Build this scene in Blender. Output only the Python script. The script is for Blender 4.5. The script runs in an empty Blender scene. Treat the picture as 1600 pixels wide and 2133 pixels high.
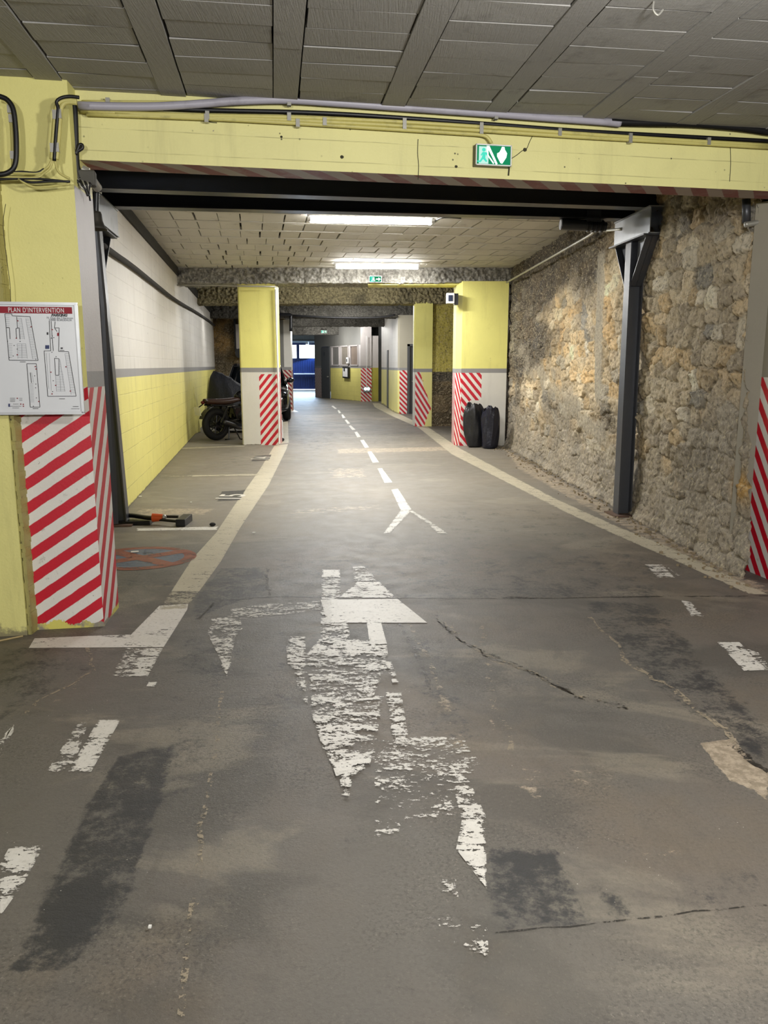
import bpy, math, random
import numpy as np
from mathutils import Vector, Matrix
random.seed(7)
SC = bpy.context.scene
COL = SC.collection
# ------------------------------------------------------------------ camera maths (1600 x 2133 frame)
FPX = 1640.0
TH = math.atan(304.5 / FPX)
CT, ST = math.cos(TH), math.sin(TH)
EYE = 1.5
def ray(u, v):
    dx = (u - 800.0) / FPX; dy = (1066.5 - v) / FPX
    return Vector((dx, CT + dy * ST, -ST + dy * CT))
def F(u, v, z=0.0):                      # point of a horizontal plane
    d = ray(u, v); return Vector((0, 0, EYE)) + d * ((z - EYE) / d.z)
def A(u, v, y):                          # point at a given distance
    d = ray(u, v); return Vector((0, 0, EYE)) + d * (y / d.y)
def PL(u, v, p0, n):                     # point of any plane
    d = ray(u, v); e = Vector((0, 0, EYE)); n = Vector(n)
    return e + d * ((Vector(p0) - e).dot(n) / d.dot(n))
# ------------------------------------------------------------------ numpy noise
def _h(ix, iy, s):
    n = (ix.astype(np.int64) * 374761393 + iy.astype(np.int64) * 668265263 + s * 1274126177) & 0x7fffffff
    n = ((n ^ (n >> 13)) * 1274126177) & 0x7fffffff
    n = n ^ (n >> 16)
    return (n & 0xffff) / 65535.0
def vn(x, y, s=0):
    ix = np.floor(x); iy = np.floor(y); fx = x - ix; fy = y - iy
    fx = fx * fx * (3 - 2 * fx); fy = fy * fy * (3 - 2 * fy)
    a = _h(ix, iy, s); b = _h(ix + 1, iy, s); c = _h(ix, iy + 1, s); d = _h(ix + 1, iy + 1, s)
    return (a * (1 - fx) + b * fx) * (1 - fy) + (c * (1 - fx) + d * fx) * fy
def fbm(x, y, s=0, o=4):
    r = np.zeros_like(x); a = .5; t = 0
    for k in range(o):
        r += a * vn(x, y, s + k * 17); t += a; a *= .5; x = x * 2.03; y = y * 2.03
    return r / t
def sst(a, b, x):
    t = np.clip((x - a) / (b - a), 0, 1); return t * t * (3 - 2 * t)
def poly_sd(px, py, poly):               # signed distance, + inside
    d = np.full(px.shape, 1e9); ins = np.zeros(px.shape, bool); n = len(poly)
    for i in range(n):
        x1, y1 = poly[i][:2]; x2, y2 = poly[(i + 1) % n][:2]
        ex, ey = x2 - x1, y2 - y1
        t = np.clip(((px - x1) * ex + (py - y1) * ey) / (ex * ex + ey * ey + 1e-12), 0, 1)
        d = np.minimum(d, np.hypot(px - x1 - t * ex, py - y1 - t * ey))
        c = ((y1 > py) != (y2 > py))
        xi = (x2 - x1) * (py - y1) / ((y2 - y1) if abs(y2 - y1) > 1e-9 else 1e-9) + x1
        ins ^= c & (px < xi)
    return np.where(ins, d, -d)
# ------------------------------------------------------------------ objects
ORG = {}
def tag(o, label=None, cat=None, group=None, kind=None):
    if label: o['label'] = label
    if cat: o['category'] = cat
    if group: o['group'] = group
    if kind: o['kind'] = kind
    return o
def thing(name, loc, label, cat, group=None):
    o = bpy.data.objects.new(name, None); COL.objects.link(o)
    o.location = loc; o.empty_display_size = .1; ORG[o.name] = Vector(loc)
    return tag(o, label, cat, group)
def link(name, data, parent=None, loc=None):
    o = bpy.data.objects.new(name, data); COL.objects.link(o)
    if parent is not None:
        o.parent = parent; ORG[o.name] = ORG[parent.name]
    else:
        o.location = loc or (0, 0, 0); ORG[o.name] = Vector(loc or (0, 0, 0))
    return o
class MB:
    def __init__(s): s.v = []; s.f = []; s.m = []; s.uv = []; s.at = {}
    def add(s, vs, fs, mi=0, uv=None):
        o = len(s.v); s.v += [Vector(p) for p in vs]
        for k, f in enumerate(fs):
            s.f.append([i + o for i in f]); s.m.append(mi)
            s.uv.append([uv[i] for i in f] if uv else None)
        return s
    def quad(s, a, b, c, d, mi=0, uv=None): return s.add([a, b, c, d], [(0, 1, 2, 3)], mi, uv)
    def ob(s, p, ex, ey, ez, mi=0):      # box from a corner and three edges
        p, ex, ey, ez = map(Vector, (p, ex, ey, ez))
        vs = [p, p + ex, p + ex + ey, p + ey]; vs += [q + ez for q in vs]
        fs = [(0, 3, 2, 1), (4, 5, 6, 7), (0, 1, 5, 4), (1, 2, 6, 5), (2, 3, 7, 6), (3, 0, 4, 7)]
        if ex.cross(ey).dot(ez) < 0: fs = [tuple(reversed(f)) for f in fs]
        return s.add(vs, fs, mi)
    def box(s, c, sz, rz=0, mi=0, R=None):
        R = R or Matrix.Rotation(rz, 3, 'Z'); c = Vector(c)
        e = [R @ Vector(w) for w in ((sz[0], 0, 0), (0, sz[1], 0), (0, 0, sz[2]))]
        return s.ob(c - (e[0] + e[1] + e[2]) / 2, *e, mi)
    def tube(s, pts, r, n=8, mi=0, sm=0, caps=True):
        pts = [Vector(p) for p in pts]; rs = r if isinstance(r, (list, tuple)) else [r] * len(pts)
        if sm:
            q = []; qr = []
            for i in range(len(pts) - 1):
                p0 = pts[max(i - 1, 0)]; p1 = pts[i]; p2 = pts[i + 1]; p3 = pts[min(i + 2, len(pts) - 1)]
                for k in range(sm):
                    t = k / sm
                    q.append(.5 * ((2 * p1) + (p2 - p0) * t + (2 * p0 - 5 * p1 + 4 * p2 - p3) * t * t + (3 * p1 - p0 - 3 * p2 + p3) * t ** 3))
                    qr.append(rs[i] * (1 - t) + rs[i + 1] * t)
            pts = q + [pts[-1]]; rs = qr + [rs[-1]]
        vs = []; up = Vector((.03, .02, 1)); N = len(pts); prev = None
        for i, p in enumerate(pts):
            d = (pts[min(i + 1, N - 1)] - pts[max(i - 1, 0)]).normalized()
            if prev is None:
                a = d.cross(up)
                if a.length < .2: a = d.cross(Vector((1, 0, .02)))
                a.normalize()
            else:
                a = prev - d * prev.dot(d)
                a = a.normalized() if a.length > 1e-6 else d.orthogonal().normalized()
            prev = a; b = d.cross(a)
            for k in range(n):
                t = 2 * math.pi * k / n; vs.append(p + (a * math.cos(t) + b * math.sin(t)) * rs[i])
        fs = []
        for i in range(N - 1):
            for k in range(n):
                k2 = (k + 1) % n; fs.append((i * n + k, i * n + k2, (i + 1) * n + k2, (i + 1) * n + k))
        if caps: fs.append(tuple(reversed(range(n)))); fs.append(tuple((N - 1) * n + k for k in range(n)))
        return s.add(vs, fs, mi)
    def cyl(s, p, q, r, r2=None, n=16, mi=0): return s.tube([p, q], [r, r if r2 is None else r2], n, mi)
    def lathe(s, c, ax, prof, n=24, mi=0, closed=False):
        c = Vector(c); ax = Vector(ax).normalized(); a = ax.orthogonal().normalized(); b = ax.cross(a); vs = []; fs = []
        for (r, h) in prof:
            for k in range(n):
                t = 2 * math.pi * k / n; vs.append(c + ax * h + (a * math.cos(t) + b * math.sin(t)) * max(r, 1e-4))
        m = len(prof)
        for i in range(m if closed else m - 1):
            j = (i + 1) % m
            for k in range(n):
                k2 = (k + 1) % n; fs.append((i * n + k, i * n + k2, j * n + k2, j * n + k))
        return s.add(vs, fs, mi)
    def ell(s, c, r, n=16, m=10, mi=0, R=None, fn=None):
        c = Vector(c); vs = []; fs = []
        for i in range(m + 1):
            ph = math.pi * i / m
            for k in range(n):
                t = 2 * math.pi * k / n
                p = Vector((math.sin(ph) * math.cos(t) * r[0], math.sin(ph) * math.sin(t) * r[1], math.cos(ph) * r[2]))
                if fn: p = fn(p)
                vs.append(c + (R @ p if R else p))
        for i in range(m):
            for k in range(n):
                k2 = (k + 1) % n; fs.append((i * n + k, (i + 1) * n + k, (i + 1) * n + k2, i * n + k2))
        return s.add(vs, fs, mi)
    def prism(s, pts, e, mi=0):           # planar outline swept along e
        pts = [Vector(p) for p in pts]; e = Vector(e); n = len(pts)
        fs = [tuple(range(n)), tuple(reversed(range(n, 2 * n)))]
        fs += [(k, n + k, n + (k + 1) % n, (k + 1) % n) for k in range(n)]
        nn = sum(((pts[i] - pts[0]).cross(pts[(i + 1) % n] - pts[0]) for i in range(n)), Vector())
        if nn.dot(e) > 0: fs = [tuple(reversed(f)) for f in fs]
        return s.add(pts + [p + e for p in pts], fs, mi)
    def build(s, name, mats, parent=None, smooth=False, bevel=0, sub=0, origin=True):
        me = bpy.data.meshes.new(name)
        if parent is not None: off = ORG[parent.name]
        elif origin:
            xs = [p.x for p in s.v]; ys = [p.y for p in s.v]
            off = Vector(((min(xs) + max(xs)) / 2, (min(ys) + max(ys)) / 2, min(p.z for p in s.v)))
        else: off = Vector()
        me.from_pydata([p - off for p in s.v], [], s.f)
        for m in (mats if isinstance(mats, (list, tuple)) else [mats]): me.materials.append(m)
        me.polygons.foreach_set('material_index', s.m)
        if any(s.uv):
            ul = me.uv_layers.new(name='UVMap'); k = 0
            for i, f in enumerate(s.f):
                for j in range(len(f)):
                    ul.data[k].uv = s.uv[i][j] if s.uv[i] else (0, 0); k += 1
        for nm, arr in s.at.items():
            at = me.attributes.new(nm, 'FLOAT', 'POINT'); at.data.foreach_set('value', arr)
        if smooth: me.polygons.foreach_set('use_smooth', [True] * len(s.f))
        me.update()
        o = link(name, me, parent, off if parent is None else None)
        if bevel:
            b = o.modifiers.new('b', 'BEVEL'); b.width = bevel; b.segments = 2; b.limit_method = 'ANGLE'; b.angle_limit = .6
        if sub:
            b = o.modifiers.new('s', 'SUBSURF'); b.levels = sub; b.render_levels = sub
        return o
def npgrid(name, X, Y, Z, mats, parent=None, attrs={}, cols={}, smooth=True, flip=False):
    """A mesh from 2-D arrays of coordinates (nu x nv) with point attributes."""
    nu, nv = X.shape
    off = ORG[parent.name] if parent is not None else Vector((float(X.mean()), float(Y.mean()), float(Z.min())))
    co = np.stack([X - off.x, Y - off.y, Z - off.z], -1).reshape(-1, 3)
    i = np.arange(nu - 1)[:, None] * nv + np.arange(nv - 1)[None, :]
    q = np.stack([i, i + nv, i + nv + 1, i + 1], -1).reshape(-1, 4)
    if flip: q = q[:, ::-1]
    nf = len(q); me = bpy.data.meshes.new(name)
    me.vertices.add(len(co)); me.vertices.foreach_set('co', co.astype(np.float32).ravel())
    me.loops.add(nf * 4); me.loops.foreach_set('vertex_index', q.astype(np.int32).ravel())
    me.polygons.add(nf); me.polygons.foreach_set('loop_start', np.arange(0, nf * 4, 4, dtype=np.int32))
    try: me.polygons.foreach_set('loop_total', np.full(nf, 4, np.int32))
    except Exception: pass
    me.polygons.foreach_set('use_smooth', np.full(nf, smooth, bool))
    for m in (mats if isinstance(mats, (list, tuple)) else [mats]): me.materials.append(m)
    for k, a in attrs.items():
        at = me.attributes.new(k, 'FLOAT', 'POINT'); at.data.foreach_set('value', a.astype(np.float32).ravel())
    for k, a in cols.items():
        at = me.attributes.new(k, 'FLOAT_COLOR', 'POINT')
        at.data.foreach_set('color', np.concatenate([a.reshape(-1, 3), np.ones((a.size // 3, 1))], 1).astype(np.float32).ravel())
    me.update(calc_edges=True); me.validate()
    return link(name, me, parent, off if parent is None else None)
def text(name, body, p, size, ex, ez, mat, parent, align='LEFT', shear=0, sx=1.0, bold=0, sp=1.0):
    """Lettering lying in the plane of ex (reading direction) and ez (up)."""
    cu = bpy.data.curves.new(name, 'FONT'); cu.body = body; cu.size = size; cu.align_x = align
    cu.shear = shear; cu.space_character = sp; cu.extrude = .0006; cu.offset = bold; cu.materials.append(mat)
    o = link(name, cu, parent)
    ex = Vector(ex).normalized(); ez = Vector(ez).normalized(); n = ex.cross(ez)
    m = Matrix((ex * sx, ez, n)).transposed().to_4x4(); m.translation = Vector(p) - ORG[parent.name]
    me = bpy.data.meshes.new_from_object(o.evaluated_get(bpy.context.evaluated_depsgraph_get())); me.transform(m)
    bpy.data.objects.remove(o); bpy.data.curves.remove(cu)
    return link(name, me, parent)
# ------------------------------------------------------------------ materials
def C(h):
    h = h.lstrip('#'); r = [int(h[i:i + 2], 16) / 255 for i in (0, 2, 4)]
    return tuple((c / 12.92 if c <= .04045 else ((c + .055) / 1.055) ** 2.4) for c in r) + (1.0,)
class N:
    def __init__(s, name):
        s.mt = bpy.data.materials.new(name); s.mt.use_nodes = True; s.t = s.mt.node_tree; s.t.nodes.clear()
        s.out = s.t.nodes.new('ShaderNodeOutputMaterial'); s.tc = s.t.nodes.new('ShaderNodeTexCoord')
    def set(s, sk, v):
        if isinstance(v, bpy.types.NodeSocket): s.t.links.new(v, sk)
        elif v is not None:
            if sk.type == 'RGBA' and not hasattr(v, '__len__'): v = (v, v, v, 1)
            sk.default_value = v
    def node(s, ty, **k):
        n = s.t.nodes.new(ty)
        for a, v in k.items():
            if a in n.inputs: s.set(n.inputs[a], v)
            else: setattr(n, a, v)
        return n
    def m(s, op, a, b=None, c=None):
        n = s.t.nodes.new('ShaderNodeMath'); n.operation = op
        s.set(n.inputs[0], a); s.set(n.inputs[1], b)
        if c is not None: s.set(n.inputs[2], c)
        return n.outputs[0]
    def step(s, x, a, b):                 # smooth step
        n = s.t.nodes.new('ShaderNodeMapRange'); n.interpolation_type = 'SMOOTHSTEP'
        s.set(n.inputs[0], x); s.set(n.inputs[1], a); s.set(n.inputs[2], b); n.inputs[3].default_value = 0; n.inputs[4].default_value = 1
        return n.outputs[0]
    def mix(s, f, a, b, bl='MIX'):
        n = s.t.nodes.new('ShaderNodeMix'); n.data_type = 'RGBA'; n.blend_type = bl
        s.set(n.inputs[0], f); s.set(n.inputs[6], a); s.set(n.inputs[7], b); return n.outputs[2]
    def vec(s, sc=(1, 1, 1), src='Object'):
        n = s.t.nodes.new('ShaderNodeMapping'); n.inputs['Scale'].default_value = sc
        s.t.links.new(s.tc.outputs[src], n.inputs[0]); return n.outputs[0]
    def noise(s, scale, det=4, rough=.6, st=(1, 1, 1), dist=0):
        n = s.t.nodes.new('ShaderNodeTexNoise'); n.inputs['Scale'].default_value = scale; n.inputs['Detail'].default_value = min(det, 5)
        n.inputs['Roughness'].default_value = rough; n.inputs['Distortion'].default_value = dist
        s.t.links.new(s.vec(st), n.inputs['Vector']); return n.outputs[0]
    def voro(s, scale, feat='F1', st=(1, 1, 1), out=0):
        n = s.t.nodes.new('ShaderNodeTexVoronoi'); n.feature = feat; n.inputs['Scale'].default_value = scale
        s.t.links.new(s.vec(st), n.inputs['Vector']); return n.outputs[out]
    def attr(s, nm, out='Fac'):
        n = s.t.nodes.new('ShaderNodeAttribute'); n.attribute_name = nm; return n.outputs[out]
    def xyz(s, src='Object'):
        n = s.t.nodes.new('ShaderNodeSeparateXYZ'); s.t.links.new(s.tc.outputs[src], n.inputs[0]); return n.outputs
    def bump(s, h, st=.3, d=.01):
        n = s.t.nodes.new('ShaderNodeBump'); n.inputs['Strength'].default_value = st; n.inputs['Distance'].default_value = d
        s.set(n.inputs['Height'], h); return n.outputs[0]
    def pbr(s, col, rough=.6, metal=0, nrm=None, **k):
        n = s.t.nodes.new('ShaderNodeBsdfPrincipled')
        s.set(n.inputs['Base Color'], col); s.set(n.inputs['Roughness'], rough); s.set(n.inputs['Metallic'], metal)
        if nrm is not None: s.set(n.inputs['Normal'], nrm)
        for a, v in k.items(): s.set(n.inputs[a.replace('_', ' ')], v)
        return n.outputs[0]
    def done(s, sh): s.t.links.new(sh, s.out.inputs[0]); return s.mt
def mat(name, col, rough=.5, metal=0, var=.12, vs=6, bump=.08, bs=80, dirt=0, dcol='#3a352d', ds=3, dst=(1, 1, 1), **k):
    b = N(name); c0 = C(col); lo = tuple(x * (1 - var) for x in c0[:3]) + (1,); hi = tuple(min(1, x * (1 + var)) for x in c0[:3]) + (1,)
    c = b.mix(b.noise(vs, 5), lo, hi)
    if dirt: c = b.mix(b.m('MULTIPLY', b.step(b.noise(ds, 6, .65, dst), .5, .75), dirt), c, C(dcol))
    return b.done(b.pbr(c, b.m('ADD', b.m('MULTIPLY', b.noise(vs * 2.3, 3), .12), rough - .06), metal, b.bump(b.noise(bs, 4), bump, .004) if bump else None, **k))
def emit(name, col, st):
    b = N(name); e = b.node('ShaderNodeEmission', Color=C(col), Strength=st); return b.done(e.outputs[0])
def paint(name, col, chip='#8d8574', chips=.5, blocks=None, streak=.35, spots=0, low=0, lowcol='#6b6353', cs=7, dirtc='#5d5646', board=0):
    """Old masonry paint: tone drift, rain-like streaks, chips, pits and a dirty foot."""
    b = N(name); c0 = C(col)
    c = b.mix(b.noise(1.7, 5), tuple(x * .86 for x in c0[:3]) + (1,), tuple(min(1, x * 1.08) for x in c0[:3]) + (1,))
    h = b.noise(70, 5)
    if streak:
        c = b.mix(b.m('MULTIPLY', b.step(b.noise(5, 6, .7, (1, 1, .12)), .52, .8), streak), c, C(dirtc))
        c = b.mix(b.m('MULTIPLY', b.step(b.noise(2.2, 6, .7), .58, .8), streak * .6), c, C(dirtc))
    if blocks:                              # faint joints of painted blockwork (u along wall in UV)
        n = b.node('ShaderNodeTexBrick'); b.t.links.new(b.tc.outputs['UV'], n.inputs['Vector'])
        for k, v in (('Scale', 1.0), ('Mortar Size', .006), ('Mortar Smooth', .6), ('Brick Width', blocks[0]), ('Row Height', blocks[1])): n.inputs[k].default_value = v
        jn = n.outputs['Fac']; c = b.mix(b.m('MULTIPLY', b.m('MULTIPLY', jn, b.step(b.noise(4, 4), .35, .6)), blocks[2]), c, C(dirtc))
        h = b.m('SUBTRACT', h, b.m('MULTIPLY', jn, 1.2))
    if board:
        z = b.xyz()[2]
        l = b.m('ABSOLUTE', b.m('SUBTRACT', b.m('FRACT', b.m('DIVIDE', b.m('ADD', z, b.m('MULTIPLY', b.noise(2.5, 2), .012)), board)), .5))
        ln = b.step(l, .03, .008); c = b.mix(b.m('MULTIPLY', b.m('MULTIPLY', ln, b.step(b.noise(3, 3), .42, .6)), .45), c, C(dirtc)); h = b.m('SUBTRACT', h, ln)
    if spots:
        sp = b.m('MULTIPLY', b.step(b.voro(16), .11, .05), b.step(b.noise(3.1, 3), .5, .62))
        c = b.mix(b.m('MULTIPLY', sp, spots), c, C('#2c2a22')); h = b.m('SUBTRACT', h, b.m('MULTIPLY', sp, 2))
    if chips:
        ch = b.step(b.noise(cs, 8, .72), .735 - .12 * chips, .75 - .12 * chips); c = b.mix(ch, c, C(chip)); h = b.m('SUBTRACT', h, b.m('MULTIPLY', ch, .6))
    if low:
        z = b.xyz()[2]
        lw = b.step(b.m('ADD', z, b.m('MULTIPLY', b.noise(9, 6, .7), low * 2.2)), low * 1.75, low * 1.25)
        c = b.mix(lw, c, b.mix(b.noise(14, 4), C(lowcol), C(dirtc)))
    return b.done(b.pbr(c, .55, 0, b.bump(h, .28, .006)))
def stripes(name, slope, per, base='#e6e3dc', red='#c80c28', foot='#d6cd68', footz=0, faded=0, duty=.5, phase=0, splash=None):
    """Red and white hazard stripes in UV metres, with worn edges."""
    b = N(name); u, v, _ = b.xyz('UV')
    t = b.m('FRACT', b.m('ADD', b.m('DIVIDE', b.m('SUBTRACT', b.m('ADD', v, b.m('MULTIPLY', b.m('SUBTRACT', b.noise(14, 4), .5), .012 * (per / .14))), b.m('MULTIPLY', u, slope)), per), phase))
    k = b.m('SUBTRACT', b.step(t, .0, .03), b.step(t, duty, duty + .03))
    rc = b.mix(b.noise(5, 5), tuple(x * .8 for x in C(red)[:3]) + (1,), C(red)); wc = b.mix(b.noise(3, 6), C('#d2cdc4'), C(base))
    wc = b.mix(b.m('MULTIPLY', b.step(b.noise(18, 6, .7), .6, .72), .5), wc, C('#8d8679'))
    if faded:
        wc = b.mix(b.noise(6, 5), C('#9c8d83'), C('#a89a8e')); rc = b.mix(b.step(b.noise(3, 6, .7), .42 + faded * .1, .68), C('#7f2b2c'), C('#9a7a72'))
    c = b.mix(k, wc, rc)
    ch = b.step(b.noise(11, 8, .75), .68, .7); c = b.mix(b.m('MULTIPLY', ch, .7), c, C('#8b8577'))
    if footz:
        lw = b.step(b.m('ADD', v, b.m('MULTIPLY', b.noise(10, 6, .7), footz * 2.4)), footz * 1.75, footz * 1.68)
        c = b.mix(lw, c, b.mix(b.step(b.noise(8, 5), .45, .6), C(foot), C('#8f887a')))
    if splash:                              # irregular overpainted area right of a wavy line u > s0 + s1*noise
        lw = b.step(b.m('SUBTRACT', b.m('ADD', u, b.m('MULTIPLY', b.m('SUBTRACT', b.noise(3.5, 4), .5), splash[1])), b.m('MULTIPLY', b.m('ABSOLUTE', b.m('SUBTRACT', v, splash[2])), splash[3])), splash[0], splash[0] + .02)
        c = b.mix(lw, c, C(splash[4]))
    return b.done(b.pbr(c, .5, 0, b.bump(b.noise(60, 5), .2, .005)))
# ------------------------------------------------------------------ palette
YEL = paint('yellow_paint', '#e9e387', chips=.25, streak=.22, spots=.0, dirtc='#7d7443')
YELBEAM = paint('yellow_beam_paint', '#dfd996', chips=.12, streak=.2, spots=.9, board=.115, dirtc='#77704a', cs=9)
YELFOOT = paint('yellow_paint_worn_foot', '#e2db8c', chips=.3, streak=.25, low=.09, dirtc='#8a8158', lowcol='#8b8468', spots=.5)
YELWALL = paint('yellow_block_paint', '#e3da80', chips=.2, streak=.3, blocks=(.42, .2, .35), low=.03, dirtc='#8b8149')
WHTWALL = paint('white_block_paint', '#d8d4cc', chips=.2, streak=.45, blocks=(.42, .2, .2), dirtc='#857d70')
WHT = paint('white_paint', '#d8d5cd', chips=.2, streak=.25, dirtc='#8f897e', low=.03)
LILAC = paint('pale_grey_paint', '#b9b3b1', chips=.2, streak=.35, dirtc='#77716c')
BAND = paint('grey_band_paint', '#8f8d8c', chips=.35, streak=.2, dirtc='#6b6864', chip='#b7b2a4')
BEIGE = paint('beige_plaster', '#aaa492', chips=.1, streak=.25)
DGREY = paint('dark_grey_paint', '#4a4b4c', chips=.1, streak=.2, dirtc='#35342f')
GREYWALL = paint('grey_plaster', '#7b7a75', chips=.2, streak=.35)
SLAB = paint('dark_slab', '#3d3a35', chips=.1, streak=.3)
STEEL = mat('dark_painted_steel', '#31333a', .38, .55, var=.15, dirt=.25, ds=5, bump=.05)
STEELP = mat('grey_post_steel', '#43454a', .4, .4, var=.12, dirt=.3, ds=6, dst=(1, 1, .2), dcol='#6a5a48')
PLATE = mat('bright_steel_plate', '#a9adb3', .32, .6, var=.12, dirt=.4, ds=5, dcol='#55575a')
BLACK = mat('black_rubber_cable', '#0d0d0f', .45, bump=.03)
CONDY = mat('yellow_painted_conduit', '#c3ba70', .5, dirt=.35, ds=12)
CONDL = mat('lilac_grey_sheath', '#a5a2ad', .42, dirt=.3, ds=6)
CONDG = mat('galvanised_conduit', '#a7a59d', .35, .5, dirt=.3)
BLKP = mat('black_plastic', '#15161a', .4)
WHTP = mat('white_plastic', '#dedede', .4)
def struct(o, label=None): return tag(o, label, None, None, 'structure')
# ------------------------------------------------------------------ FLOOR
def floor_mat():
    b = N('worn_concrete_floor'); dark = b.attr('dark'); light = b.attr('light'); tone = b.attr('tone')
    big = b.noise(.55, 6, .62); mid = b.noise(3.2, 7, .68, (.6, 1.6, 1)); fine = b.noise(42, 7, .75); sp = b.noise(150, 3, .7)
    c = b.mix(b.step(big, .38, .62), C('#635f59'), C('#6c645b'))
    c = b.mix(b.m('MULTIPLY', b.step(b.noise(1.1, 7, .6, (1, 1.3, 1), .6), .5, .6), .5), c, C('#484540')); c = b.mix(b.m('MULTIPLY', b.step(b.noise(.9, 8, .62, (.8, 1.7, 1), .8), .54, .64), .55), c, C('#8b8374'))
    c = b.mix(b.m('MULTIPLY', b.step(b.noise(2.6, 8, .66, (1.4, .7, 1), 1.2), .55, .66), .4), c, C('#5a554e')); c = b.mix(b.m('MULTIPLY', b.step(b.noise(.6, 6, .7), .5, .62), .3), c, C('#746653'))
    rgh = b.step(b.noise(1.7, 5, .65), .47, .6)
    c = b.mix(b.m('MULTIPLY', b.step(b.noise(75, 6, .7), .47, .62), b.m('ADD', .22, b.m('MULTIPLY', rgh, .4))), c, C('#3f3c37')); c = b.mix(b.m('MULTIPLY', b.step(b.noise(90, 5, .7), .55, .68), b.m('ADD', .15, b.m('MULTIPLY', rgh, .25))), c, C('#a09a8d'))
    c = b.mix(b.m('MULTIPLY', tone, .5), c, C('#989080'))
    lm = b.step(b.m('ADD', light, b.m('MULTIPLY', b.m('SUBTRACT', b.noise(8, 9, .8, (1, 1.6, 1)), .5), 2.2)), .42, .62)
    c = b.mix(b.m('MULTIPLY', lm, .75), c, b.mix(b.step(b.noise(24, 7, .7), .4, .62), C('#968873'), C('#bfae98')))
    dm = b.step(b.m('ADD', dark, b.m('MULTIPLY', b.m('SUBTRACT', b.m('ADD', b.m('MULTIPLY', b.noise(5, 10, .8), .6), b.m('MULTIPLY', b.noise(30, 8, .8), .4)), .5), 3.0)), .3, .75)
    dm = b.m('MULTIPLY', dm, b.step(dark, 0, .1))
    c = b.mix(b.m('MULTIPLY', dm, .88), c, b.mix(b.noise(60, 6), C('#1f2022'), C('#343537')))
    pit = b.m('MULTIPLY', b.step(b.voro(26), .1, .04), b.step(b.noise(2.6, 4), .5, .65)); c = b.mix(b.m('MULTIPLY', pit, .7), c, C('#2f2c28'))
    wsp = b.m('MULTIPLY', b.step(b.voro(21, st=(1, 1, 1)), .05, .03), b.step(b.noise(1.9, 4), .52, .6)); c = b.mix(b.m('MULTIPLY', wsp, .8), c, C('#c9c4b8'))
    h = b.m('ADD', b.m('MULTIPLY', fine, .6), b.m('ADD', b.m('MULTIPLY', mid, .8), b.m('MULTIPLY', sp, .4)))
    r = b.m('ADD', .42, b.m('MULTIPLY', b.noise(6, 6), .3))
    return b.done(b.pbr(c, r, 0, b.bump(h, .45, .008)))
FLOORM = floor_mat()
ys = [.9]
while ys[-1] < 18.2: ys.append(ys[-1] + max(.016, .0052 * ys[-1]))
ys = np.array(ys); xs = np.concatenate([np.linspace(-4.6, -2.6, 50)[:-1], np.linspace(-2.6, 3.2, 270)])
GX, GY = np.meshgrid(xs, ys, indexing='ij')
dark = np.zeros_like(GX); light = np.zeros_like(GX); tone = np.zeros_like(GX)
def stain(arr, poly, den, edge=.05):
    P = [F(u, v) for u, v in poly]; xy = [(p.x, p.y) for p in P]
    x0 = min(p[0] for p in xy) - .6; x1 = max(p[0] for p in xy) + .6; y0 = min(p[1] for p in xy) - .6; y1 = max(p[1] for p in xy) + .6
    i0, i1 = np.searchsorted(xs, [x0, x1]); j0, j1 = np.searchsorted(ys, [y0, y1])
    if i1 <= i0 or j1 <= j0: return
    sd = poly_sd(GX[i0:i1, j0:j1], GY[i0:i1, j0:j1], xy)
    s = arr[i0:i1, j0:j1]; np.maximum(s, den * sst(-edge, edge, sd), out=s)
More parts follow.
